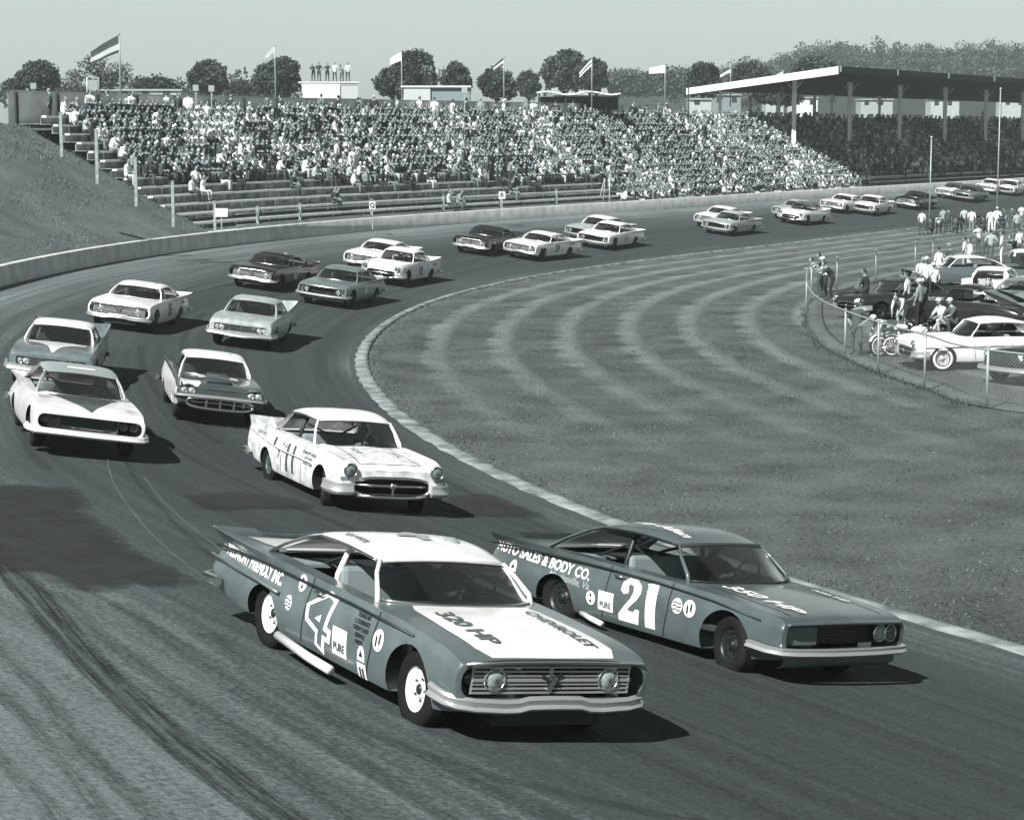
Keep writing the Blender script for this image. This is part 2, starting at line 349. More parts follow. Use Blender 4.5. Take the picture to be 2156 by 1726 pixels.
def line_strip(pts, w, lift=.006):
    """thin sheet on the banked track through (u, v) points of the view brought down to the surface"""
    P = []
    for u, v in pts:
        z = .8
        for _ in range(12):
            q = pix(u, v, z); t_, s_ = ts(q.x, q.y); z = max(0, s_) * bank(t_)
        P.append((t_, s_))
    return P
def catmull(P, n=8):
    out = []
    for i in range(len(P)-1):
        p0 = P[max(i-1, 0)]; p1 = P[i]; p2 = P[i+1]; p3 = P[min(i+2, len(P)-1)]
        for k in range(n):
            t = k/n
            out.append(tuple(.5*((2*b) + (-a+c)*t + (2*a-5*b+4*c-d)*t*t + (-a+3*b-3*c+d)*t**3) for a, b, c, d in zip(p0, p1, p2, p3)))
    out.append(tuple(P[-1])); return out
def fade_mat(name, g, scale=(1.2, 9, 1), lo=.42, hi=.62, a=.85):
    m = mat(name, g, .8); N_, L = nodes_of(m); b = N_['Principled BSDF']; b.inputs['Specular IOR Level'].default_value = .2
    uv = N_.new('ShaderNodeUVMap'); mp = N_.new('ShaderNodeMapping'); mp.inputs['Scale'].default_value = scale; L.new(uv.outputs[0], mp.inputs[0])
    n = N_.new('ShaderNodeTexNoise'); n.inputs['Scale'].default_value = 1; n.inputs['Detail'].default_value = 6; L.new(mp.outputs[0], n.inputs['Vector'])
    sp = N_.new('ShaderNodeSeparateXYZ'); L.new(uv.outputs[0], sp.inputs[0])
    pp = N_.new('ShaderNodeMath'); pp.operation = 'PINGPONG'; pp.inputs[1].default_value = .5; L.new(sp.outputs[1], pp.inputs[0])
    ed = N_.new('ShaderNodeMapRange'); ed.inputs[1].default_value = 0; ed.inputs[2].default_value = .25; L.new(pp.outputs[0], ed.inputs[0])
    r_ = N_.new('ShaderNodeMapRange'); r_.inputs[1].default_value = lo; r_.inputs[2].default_value = hi; r_.inputs[3].default_value = a*.35; r_.inputs[4].default_value = a; L.new(n.outputs[0], r_.inputs[0])
    mu = N_.new('ShaderNodeMath'); mu.operation = 'MULTIPLY'; L.new(r_.outputs[0], mu.inputs[0]); L.new(ed.outputs[0], mu.inputs[1]); L.new(mu.outputs[0], b.inputs['Alpha'])
    return m
def skid(pts, w, m, lift=.006):
    P = catmull(line_strip(pts, w), 10); rows = []; U = []
    W3 = []
    for t_, s_ in P: W3.append(TP(t_, s_))
    for i, p in enumerate(W3):
        d = (W3[min(i+1, len(W3)-1)] - W3[max(i-1, 0)]).normalized(); n = Vector((0, 0, 1)).cross(d).normalized()
        r_ = []
        for k in (-1, -.5, 0, .5, 1):
            q = p + n * k * w/2; tt, ss = ts(q.x, q.y); r_.append(Vector((q.x, q.y, max(0, ss)*bank(tt) + lift))); U.append((i*.2, (k+1)/2))
        rows.append(r_)
    mb = MB(); mb.grid(rows); me = mb.mesh('skid_mark', m); l = me.uv_layers.new(name='UVMap')
    vi = np.zeros(len(me.loops), int); me.loops.foreach_get('vertex_index', vi); l.data.foreach_set('uv', np.array(U)[vi].ravel())
    return tag(link('skid_mark', me), kind='structure')
SK = fade_mat('skid_rubber', .02, a=.62); SKL = fade_mat('skid_scuff', .3, a=.4); SKF = fade_mat('skid_faint', .03, a=.28)
skid([(-60,1110),(60,1235),(190,1375),(330,1510),(470,1620),(640,1740),(760,1810)], .36, SK)
skid([(-40,1160),(30,1250),(150,1385),(290,1520),(430,1635),(600,1760)], .16, SK, .009)
skid([(-30,1150),(50,1252),(172,1385),(312,1520),(452,1632),(620,1755)], .06, SKL, .012)
for pts, w in (([(-60,1310),(60,1430),(180,1570),(330,1740),(400,1800)], .22), ([(-60,1390),(40,1500),(140,1620),(250,1760)], .2), ([(120,1250),(300,1400),(520,1560),(760,1730)], .3), ([(250,1270),(460,1420),(700,1570),(980,1740)], .35), ([(420,1330),(640,1480),(900,1610),(1250,1760)], .4),
               ([(600,1450),(900,1590),(1300,1690),(1700,1760)], .3), ([(-40,1560),(60,1660),(140,1760)], .25), ([(260,960),(330,1060),(430,1160),(520,1240)], .14)):
    skid(pts, w, SKF, .005)
skid([(228,960),(262,1060),(330,1140),(440,1225)], .05, SKL, .007)
skid([(300,1000),(400,1110),(520,1200)], .05, SKL, .007)
for q in range(14):
    t0 = 60 + q * 11; s0 = 2.5 + (q * 37 % 80) / 10
    P = [(t0 + k*9, s0 + k*.25 * (1 if q % 2 else -1)) for k in range(5)]
    rows = []; U = []
    for i, (t_, s_) in enumerate(catmull(P, 6)):
        rows.append([TP(t_, s_ + k*.14) + Vector((0, 0, .005 + .0003*q)) for k in (-1, -.5, 0, .5, 1)]); U += [(i*.2, (k+1)/2) for k in (-1, -.5, 0, .5, 1)]
    mb = MB(); mb.grid(rows); me = mb.mesh('skid_mark', SKF); l = me.uv_layers.new(name='UVMap')
    vi = np.zeros(len(me.loops), int); me.loops.foreach_get('vertex_index', vi); l.data.foreach_set('uv', np.array(U)[vi].ravel()); tag(link('skid_mark', me), kind='structure')
_n, _l = nodes_of(SHADOW_PAINT); _a = _n.new('ShaderNodeAttribute'); _a.attribute_name = 'rim'; _c = _n.new('ShaderNodeTexCoord'); _q = _n.new('ShaderNodeTexNoise'); _q.inputs['Scale'].default_value = 3.5; _q.inputs['Detail'].default_value = 6; _l.new(_c.outputs['Object'], _q.inputs['Vector'])
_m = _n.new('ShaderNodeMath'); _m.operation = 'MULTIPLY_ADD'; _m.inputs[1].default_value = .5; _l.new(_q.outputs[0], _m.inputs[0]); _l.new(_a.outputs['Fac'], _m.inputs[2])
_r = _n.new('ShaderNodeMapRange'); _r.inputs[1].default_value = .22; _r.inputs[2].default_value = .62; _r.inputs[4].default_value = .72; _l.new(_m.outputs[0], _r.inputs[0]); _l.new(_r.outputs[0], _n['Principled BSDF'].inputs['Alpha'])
def shadow_sheet(outline, m, lift):  # soft-edged dark sheet on the track: a cast shadow painted in as colour
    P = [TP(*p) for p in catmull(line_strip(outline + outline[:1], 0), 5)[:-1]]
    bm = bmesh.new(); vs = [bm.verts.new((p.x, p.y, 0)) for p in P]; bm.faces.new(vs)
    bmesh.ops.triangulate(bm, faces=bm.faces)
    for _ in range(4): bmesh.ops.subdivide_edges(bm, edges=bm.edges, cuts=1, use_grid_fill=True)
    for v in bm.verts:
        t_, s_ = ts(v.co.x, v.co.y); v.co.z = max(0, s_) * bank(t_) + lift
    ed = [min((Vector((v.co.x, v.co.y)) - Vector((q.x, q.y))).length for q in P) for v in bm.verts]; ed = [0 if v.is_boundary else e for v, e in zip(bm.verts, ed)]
    me = bpy.data.meshes.new('painted_shadow'); bm.to_mesh(me); bm.free(); me.materials.append(m)
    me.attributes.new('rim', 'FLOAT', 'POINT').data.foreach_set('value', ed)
    return tag(link('painted_shadow', me), kind='structure')
shadow_sheet([(-60,1024),(40,1022),(110,1027),(160,1030),(185,1055),(200,1085),(240,1112),(280,1150),(330,1175),(380,1200),(402,1219),(360,1232),(300,1240),(220,1247),(160,1247),(110,1235),(60,1205),(-60,1190)], SHADOW_PAINT, .014)
shadow_sheet([(380,1042),(430,1034),(540,1040),(620,1050),(660,1068),(560,1078),(440,1076),(400,1062)], SHADOW_PAINT, .014)
shadow_sheet([(950,1040),(1040,1044),(1085,1060),(1140,1084),(1060,1088),(960,1086),(920,1064)], SHADOW_PAINT, .014)

# short rough grass standing along the near infield, one mass
def tufts():
    n = 170000; u = rng.random(n); pts = []
    X = rng.uniform(-5, 34, n); Y = 18 + 72 * rng.random(n) ** 1.4
    Cc = TC[::2]; keep = []
    V = np.c_[X, Y]; idx = np.zeros(n, int)
    for k in range(0, n, 5000): idx[k:k+5000] = ((V[k:k+5000, None, :] - Cc[None]) ** 2).sum(2).argmin(1)
    sg = ((V - Cc[idx]) * TN[::2][idx]).sum(1)
    ok = (sg < -.12) & (np.abs(X / Y) < .30); V = V[ok]; sg = sg[ok]; n = len(V)
    h = rng.uniform(.015, .045, n) * np.where(sg > -.5, 1.5, 1); a = rng.uniform(0, 6.283, n); w = rng.uniform(.008, .025, n)
    dx = np.cos(a) * w; dy = np.sin(a) * w; lx = rng.normal(0, .03, n); ly = rng.normal(0, .03, n)
    P = np.empty((n, 3, 3)); P[:, 0] = np.c_[V[:, 0]-dx, V[:, 1]-dy, np.full(n, -.01)]; P[:, 1] = np.c_[V[:, 0]+dx, V[:, 1]+dy, np.full(n, -.01)]; P[:, 2] = np.c_[V[:, 0]+lx, V[:, 1]+ly, h]
    me = bpy.data.meshes.new('grass'); me.from_pydata(P.reshape(-1, 3).tolist(), [], np.arange(3*n).reshape(-1, 3).tolist())
    for k, g in enumerate((.10, .13, .155, .18)): me.materials.append(mat('blade_%d' % k, g, .8))
    me.polygons.foreach_set('material_index', rng.integers(0, 4, n).astype(np.int32))
    tag(link('grass', me), kind='stuff')
tufts()

def bank_weeds():
    r = np.random.default_rng(3); V = []; F = []
    for i in range(36000):
        t = r.uniform(95, T_ST - 1); w = s_wall(t); row = bank_row(int(t)); s = w + .5 + (r.random() ** .8) * 11.5
        z = float(np.interp(s, [q[0] for q in row], [q[1] for q in row])); p = TP(t, s, z - .02)
        u_ = math.sin(p.x * .7 + p.y * .31) + math.sin(s * 1.7 + t * .05)
        if u_ < -.3 and r.random() < .6: continue
        a = r.uniform(0, 6.28); h = r.uniform(.05, .15) * (1.3 if u_ > .6 else .7); wd = r.uniform(.012, .035); b = len(V)
        V += [(p.x - math.cos(a)*wd, p.y - math.sin(a)*wd, p.z), (p.x + math.cos(a)*wd, p.y + math.sin(a)*wd, p.z), (p.x + r.normal(0, .05), p.y + r.normal(0, .05), p.z + h)]; F.append((b, b+1, b+2))
    me = bpy.data.meshes.new('bank_weeds'); me.from_pydata(V, [], F)
    for g in (.10, .14, .19, .26): me.materials.append(mat('bank_blade_%d' % int(g*100), g, .85))
    me.polygons.foreach_set('material_index', r.integers(0, 4, len(F)).astype(np.int32)); tag(link('bank_weeds', me), kind='stuff')
bank_weeds()
# ------------------------------------------------------------------ cars
# station: x, w, zb, zm, zs, ys, yi, zi, zc, inset   (x forward, front axle at +1.51, rear axle at -1.51)
ST = {
'chevy': [(2.42,.985,.43,.60,.765,.92,.72,.785,.795,.01),(2.37,.99,.36,.61,.80,.95,.74,.81,.82,.01),(2.22,1.0,.32,.62,.85,.945,.76,.86,.87,.02),(1.9,1.01,.27,.64,.885,.95,.78,.89,.915,.03),(1.2,1.015,.24,.66,.91,.95,.80,.915,.955,.05),(.75,1.015,.24,.66,.925,.95,.86,.93,.965,.05),(0,1.015,.24,.64,.93,.94,.86,.93,.95,.05),(-.8,1.02,.24,.62,.935,.95,.86,.93,.94,.06),(-1.6,1.02,.26,.60,.95,.99,.86,.935,.94,.09),(-2.2,1.01,.29,.58,.965,1.02,.74,.925,.925,.12),(-2.75,.99,.33,.56,.985,1.03,.66,.90,.89,.14),(-3.02,.94,.38,.54,.99,1.0,.62,.87,.86,.14)],
'ford': [(2.44,.985,.42,.58,.75,.95,.78,.765,.775,.01),(2.40,1.005,.36,.60,.79,.94,.80,.80,.81,.01),(2.25,1.01,.32,.62,.83,.96,.80,.83,.84,.02),(1.9,1.02,.27,.66,.865,.965,.80,.865,.885,.03),(1.2,1.03,.24,.68,.895,.965,.80,.90,.945,.04),(.75,1.03,.24,.68,.91,.965,.86,.92,.96,.04),(0,1.03,.24,.66,.925,.955,.86,.925,.94,.05),(-.8,1.03,.24,.64,.935,.96,.86,.93,.935,.06),(-1.6,1.03,.26,.62,.95,.985,.86,.93,.94,.09),(-2.2,1.02,.29,.60,.955,1.01,.72,.915,.92,.12),(-2.75,1.0,.33,.58,.965,1.02,.64,.89,.89,.14),(-3.0,.95,.38,.56,.97,1.0,.60,.86,.86,.14)],
'plym': [(2.40,.955,.44,.60,.77,.89,.66,.77,.80,.01),(2.34,.97,.37,.62,.83,.90,.70,.83,.86,.01),(2.15,.99,.33,.66,.89,.92,.72,.88,.91,.02),(1.8,1.0,.28,.68,.93,.93,.74,.91,.95,.03),(1.2,1.0,.25,.68,.945,.93,.76,.94,.98,.04),(.75,1.0,.24,.68,.95,.92,.78,.95,.99,.04),(0,1.0,.24,.66,.95,.91,.80,.95,.96,.05),(-.8,1.0,.24,.66,.97,.91,.80,.95,.96,.06),(-1.5,1.0,.26,.66,1.03,.92,.80,.95,.97,.08),(-2.1,.99,.29,.66,1.11,.95,.76,.93,.96,.08),(-2.65,.98,.33,.64,1.19,.97,.72,.90,.92,.07),(-2.95,.95,.38,.60,1.24,.97,.70,.86,.87,.05)],
'fifty': [(2.36,.88,.44,.62,.80,.80,.62,.78,.80,.02),(2.32,.96,.38,.62,.88,.86,.66,.84,.86,.02),(2.15,1.0,.34,.64,.95,.88,.62,.88,.92,.03),(1.8,1.0,.30,.68,.97,.87,.60,.90,.97,.04),(1.2,1.0,.27,.70,.98,.88,.64,.93,1.01,.05),(.75,1.0,.26,.70,.985,.89,.76,.98,1.02,.05),(0,1.0,.26,.68,.98,.90,.80,.98,1.0,.06),(-.8,1.0,.26,.68,.98,.90,.80,.98,.99,.07),(-1.5,1.0,.28,.68,1.0,.91,.78,.97,.98,.08),(-2.1,.98,.30,.68,1.03,.92,.70,.93,.95,.08),(-2.6,.96,.34,.66,1.08,.93,.60,.86,.89,.06),(-2.85,.92,.38,.62,1.10,.92,.56,.78,.80,.05)],
'tbird': [(2.36,.925,.46,.62,.78,.80,.66,.74,.76,.01),(2.32,.95,.42,.63,.84,.86,.66,.79,.80,.01),(2.15,.97,.38,.65,.88,.88,.62,.83,.85,.02),(1.8,.98,.30,.66,.895,.89,.60,.86,.89,.03),(1.2,.98,.26,.68,.91,.89,.62,.885,.95,.04),(.75,.98,.24,.68,.915,.89,.74,.91,.955,.04),(0,.98,.24,.66,.91,.89,.78,.91,.92,.05),(-.8,.98,.24,.66,.92,.90,.78,.91,.92,.06),(-1.5,.98,.26,.66,.95,.91,.74,.92,.93,.08),(-2.1,.97,.29,.66,.97,.92,.66,.88,.90,.08),(-2.6,.96,.34,.64,.98,.92,.60,.83,.85,.06),(-2.85,.92,.40,.62,.97,.90,.58,.78,.79,.05)],
'fast': [(2.3,.60,.42,.60,.76,.50,.34,.84,.86,.02),(2.22,.80,.36,.62,.86,.66,.40,.94,.97,.03),(1.9,.90,.30,.66,.94,.72,.42,1.0,1.04,.04),(1.2,.93,.27,.70,.97,.76,.50,1.0,1.07,.05),(.75,.94,.26,.72,.98,.80,.72,1.0,1.08,.05),(0,.94,.26,.72,.99,.84,.78,1.0,1.03,.06),(-.8,.94,.26,.72,.99,.84,.76,1.0,1.03,.06),(-1.5,.93,.28,.70,.97,.82,.62,.98,1.0,.06),(-2.1,.88,.32,.66,.88,.76,.5,.88,.90,.06),(-2.5,.78,.36,.60,.74,.64,.4,.74,.75,.04),(-2.65,.66,.42,.55,.64,.54,.3,.62,.63,.03)],
}
def loft_body(name, st):
    n = 11; bm = bmesh.new(); rings = []
    for (x, w, zb, zm, zs, ys, yi, zi, zc, ins) in st:
        h = [(0, zb), (w-.24, zb), (w-.07, zb), (w-.02, zb+.13), (w, zm), (w-ins, zm+.62*(zs-zm)), (ys, zs), (yi+(ys-yi)*.45, zs*.35+zi*.65-.002), (yi, zi), (yi*.55, zi*.35+zc*.65), (0, zc)]
        L = [bm.verts.new((x, y, z)) for y, z in h]
        Rr = [None] + [bm.verts.new((x, -y, z)) for y, z in h[1:-1]] + [None]
        rings.append((L, Rr))
    def ring(i):
        L, Q = rings[i]; return L + [Q[k] for k in range(n-2, 0, -1)]
    cr = bm.edges.layers.float.new('crease_edge')
    for i in range(len(st)-1):
        a = ring(i); b = ring(i+1); m = len(a)
        for k in range(m): bm.faces.new((a[k], a[(k+1) % m], b[(k+1) % m], b[k]))
        for k, c in ((2, .8), (6, .95), (5, .4)):
            for A, B in ((rings[i][0][k], rings[i+1][0][k]), (rings[i][1][k], rings[i+1][1][k])):
                e = bm.edges.get((A, B)); e[cr] = c
    for i, fl in ((0, False), (len(st)-1, True)):
        L, Q = rings[i]
        fs = [(L[0], L[1], Q[1]), (L[n-1], Q[n-2], L[n-2])] + [(L[k], L[k+1], Q[k+1], Q[k]) for k in range(1, n-2)]
        for f in fs: bm.faces.new(f)
        r = ring(i)
        for k in range(len(r)):
            e = bm.edges.get((r[k], r[(k+1) % len(r)])); e[cr] = .8
    bmesh.ops.recalc_face_normals(bm, faces=bm.faces)
    me = bpy.data.meshes.new(name); bm.to_mesh(me); bm.free()
    for p in me.polygons: p.use_smooth = True
    return me
def rounded(pts_w, y0, y1, z0, z1, r=.05, n=5):
    out = []
    for cy, cz, a0 in ((y1-r, z1-r, 0), (y0+r, z1-r, 90), (y0+r, z0+r, 180), (y1-r, z0+r, 270)):
        for k in range(n): a = R(a0 + 90*k/(n-1)); out.append((cy + r*math.cos(a), cz + r*math.sin(a)))
    return out
GR = {  # grille opening polygons in (y, z) and how deep they cut
'chevy': (rounded(0, -.93, .93, .485, .765, .125), 2.18),
'ford': (rounded(0, -.92, .92, .48, .735, .06), 2.22), 'fordv': (rounded(0, -.93, .93, .47, .72, .11), 2.20),
'plym': (rounded(0, -.80, .80, .52, .72, .04), 2.28),
'fifty': (rounded(0, -.66, .66, .40, .66, .10), 2.10),
'tbird': (rounded(0, -.60, .60, .42, .60, .08), 2.15),
'fast': (rounded(0, -.45, .45, .46, .62, .05), 2.1)}
ST['fordv'] = ST['ford']
RF = {  # greenhouse: header x, header half width, header z, crown z, rear top x, rear top z, rear base x, C-pillar width at base, cowl x, beltz
'chevy': dict(xf=.20, wf=.665, zf=1.25, zc=1.33, xr=-.95, zr=1.26, xb=-1.82, cw=.12, xc=.88, zb=.945, wb=.83, over=0),
'ford': dict(xf=.26, wf=.66, zf=1.305, zc=1.39, xr=-.98, zr=1.31, xb=-1.88, cw=.16, xc=.98, zb=.94, wb=.82, over=0),
'plym': dict(xf=.22, wf=.67, zf=1.31, zc=1.395, xr=-1.05, zr=1.29, xb=-1.55, cw=.34, xc=.98, zb=.955, wb=.81, over=0),
'fifty': dict(xf=.26, wf=.66, zf=1.38, zc=1.475, xr=-1.02, zr=1.37, xb=-1.52, cw=.22, xc=.90, zb=.985, wb=.80, over=0),
'tbird': dict(xf=.20, wf=.65, zf=1.26, zc=1.35, xr=-1.02, zr=1.25, xb=-1.22, cw=.55, xc=.95, zb=.93, wb=.79, over=0),
'fast': dict(xf=.36, wf=.56, zf=1.44, zc=1.56, xr=-.75, zr=1.42, xb=-1.7, cw=.75, xc=.80, zb=1.0, wb=.70, over=0)}
CHROME_B = mat('bumper_chrome', .54, .3, .6)
RF['fordv'] = RF['ford']
AX = {'chevy': 1.60, 'ford': 1.56, 'fordv': 1.56}
BODY = {}
def body_mesh(style, open_top=True):
    key = style
    if key in BODY: return BODY[key]
    me = loft_body('body', ST[style]); o = link('tmp', me)
    me.materials.append(mat('paint_placeholder', .5))
    sm = o.modifiers.new('s', 'SUBSURF'); sm.levels = 2; sm.render_levels = 2
    m1 = evaluated(o); o.modifiers.clear(); o.data = m1
    g, gx = GR[style]; P = RF[style]
    cut = MB()
    for x in (AX.get(style, 1.51), -1.51):
        for sgn in (1, -1):
            rr = .41 if x > 0 else .38
            prof = [(rr, .56 * sgn), (rr, 1.3 * sgn)]
            cut.lathe(prof, (x, 0, .345 if x > 0 else .27), axis='Y', n=28, mi=0, smooth=False)
    cut.prism(g, gx, 2.8, mi=0, tf=lambda y, z, x: (x, y, z))
    w = P['wb'] - .04
    cut.prism([(P['xb'] + .02, -w + .06), (P['xb'] + .02, w - .06), (.35, w), (P['xc'] - .30, w - .02), (P['xc'] - .16, w*.6), (P['xc'] - .12, 0), (P['xc'] - .16, -w*.6), (P['xc'] - .30, -w + .02), (.35, -w)], .36, 1.6, mi=1)
    c = cut.build('tmpc', [BLACK, INTER], recalc=True)
    bo = o.modifiers.new('b', 'BOOLEAN'); bo.operation = 'DIFFERENCE'; bo.object = c; bo.solver = 'EXACT'; bo.material_mode = 'TRANSFER'
    m2 = evaluated(o); kill(o, c)
    m2.set_sharp_from_angle(angle=R(32))
    BODY[key] = m2; return m2
def surf_bvh(me):
    bm = bmesh.new(); bm.from_mesh(me); b = BVHTree.FromBMesh(bm); bm.free(); return b
BVHS = {}
def decal(me2d, bvh, side, name, material, parent, off=.005, grid=.09):
    """lay a flat outline (u, v) onto the car. side: R right flank, L left flank, T top"""
    bm = bmesh.new(); bm.from_mesh(me2d)
    xs = [v.co.x for v in bm.verts]; ys = [v.co.y for v in bm.verts]
    if not xs: return None
    for ax, lo, hi in ((0, min(xs), max(xs)), (1, min(ys), max(ys))):
        k = lo + grid
        while k < hi:
            co = Vector((k, 0, 0)) if ax == 0 else Vector((0, k, 0)); no = Vector((1, 0, 0)) if ax == 0 else Vector((0, 1, 0))
            bmesh.ops.bisect_plane(bm, geom=bm.verts[:] + bm.edges[:] + bm.faces[:], plane_co=co, plane_no=no); k += grid
    for v in bm.verts:
        a, b = v.co.x, v.co.y
        if side == 'R': o_, d_, p = Vector((a, -3, b)), Vector((0, 1, 0)), None
        elif side == 'L': o_, d_ = Vector((a, 3, b)), Vector((0, -1, 0))
        elif side == 'F': o_, d_ = Vector((4, a, b)), Vector((-1, 0, 0))
        else: o_, d_ = Vector((a, b, 3)), Vector((0, 0, -1))
        h = bvh.ray_cast(o_, d_)
        if h[0] is None: h = bvh.find_nearest(o_ + d_ * 2.05)
        nn = h[1]
        if nn.dot(d_) > 0: nn = -nn
        v.co = h[0] - d_ * off * .5 + nn * off * .6
    bmesh.ops.recalc_face_normals(bm, faces=bm.faces)
    me = bpy.data.meshes.new(name); bm.to_mesh(me); bm.free(); me.materials.append(material)
    return link(name, me, parent)
def flat_poly(polys):
    bm = bmesh.new()
    for P in polys:
        vs = [bm.verts.new((x, y, 0)) for x, y in P]; bm.faces.new(vs)
    bmesh.ops.triangulate(bm, faces=bm.faces)
    me = bpy.data.meshes.new('flat'); bm.to_mesh(me); bm.free(); return me
def flat_xf(me, M):
    me.transform(M); return me
def text_flat(s, size, bold=.0, shear=0.0, sx=1.0, space=1.0):
    c = bpy.data.curves.new('t', 'FONT'); c.body = s; c.size = size; c.offset = bold; c.shear = shear; c.space_character = space
    c.align_x = 'CENTER'; c.align_y = 'CENTER'; c.resolution_u = 3; c.fill_mode = 'FRONT'
    o = bpy.data.objects.new('t', c); col.objects.link(o); bpy.context.view_layer.update()
    me = evaluated(o); kill(o); me.transform(Matrix.Diagonal((sx, 1, 1, 1))); return me
def place_flat(me, x, y, rot=0, side='R'):
    """text drawn reading left to right: on R flank +u is forward; on L flank it must run backward"""
    M = Matrix.Rotation(rot, 4, 'Z')
    if side == 'L': M = Matrix.Diagonal((-1, 1, 1, 1)) @ M
    me.transform(Matrix.Translation((x, y, 0)) @ M); return me
def circ(cx, cy, r, n=20, ry=None): return [(cx + r*math.cos(2*math.pi*k/n), cy + (ry or r)*math.sin(2*math.pi*k/n)) for k in range(n)]
TYRE_PROF = [(.20,-.095),(.27,-.115),(.325,-.112),(.352,-.085),(.36,-.04),(.36,.04),(.352,.085),(.325,.112),(.27,.115),(.20,.095)]
def wheel_proto(kind):
    k = 'wheel_' + kind
    if k in MC: return MC[k]
    t = MB(); t.lathe(TYRE_PROF, axis='Y', n=36, cap=False)
    for q in (-.06, -.02, .02, .06): t.lathe([(.362, q-.012), (.364, q), (.362, q+.012)], axis='Y', n=36, cap=False)
    g = {'white': .74, 'steel': .16, 'dark': .035, 'wwall': .6}[kind]
    rm = mat('rim_' + kind, g, .4, 0 if kind == 'white' else .3, var=.25, vscale=12)
    r = MB(); r.lathe([(.0,-.05),(.05,-.052),(.075,-.05),(.082,-.03),(.125,-.035),(.165,-.066),(.185,-.05),(.195,-.085),(.215,-.098),(.222,-.09),(.215,.05),(.1,.05),(0,.05)], axis='Y', n=30)
    for a in range(5):
        an = 2*math.pi*a/5; r.ell((.10*math.cos(an), -.052, .10*math.sin(an)), (.013,.012,.013), 6, 4, mi=1)
    for a in range(10 if kind != 'white' else 0):
        an = 2*math.pi*(a+.5)/10; r.ell((.150*math.cos(an), -.058, .150*math.sin(an)), (.018,.006,.012), 6, 4, mi=1)
    r.ell((0,-.05,0), (.05,.03,.05), 12, 6, mi=(1 if kind != 'wwall' else 0))
    if kind == 'wwall': t.lathe([(.235,-.1155),(.245,-.121),(.30,-.119),(.31,-.114)], axis='Y', n=36, mi=1, cap=False)
    MC[k] = (t.mesh('tyre', [RUBBER, mat('whitewall', .7, .6)]), r.mesh('rim', [rm, DARKST])); return MC[k]
def add_wheels(root, kind, steer=0, track=.80, ax=1.51):
    tm, rm = wheel_proto(kind)
    for x in (ax, -1.51):
        for sgn in (-1, 1):
            w = empty('wheel', (x, sgn*track, .36)); w.parent = root
            w.rotation_euler = (0, 0, (math.pi if sgn > 0 else 0) + (steer if x > 0 else 0))
            link('tyre', tm, w); link('rim', rm, w)
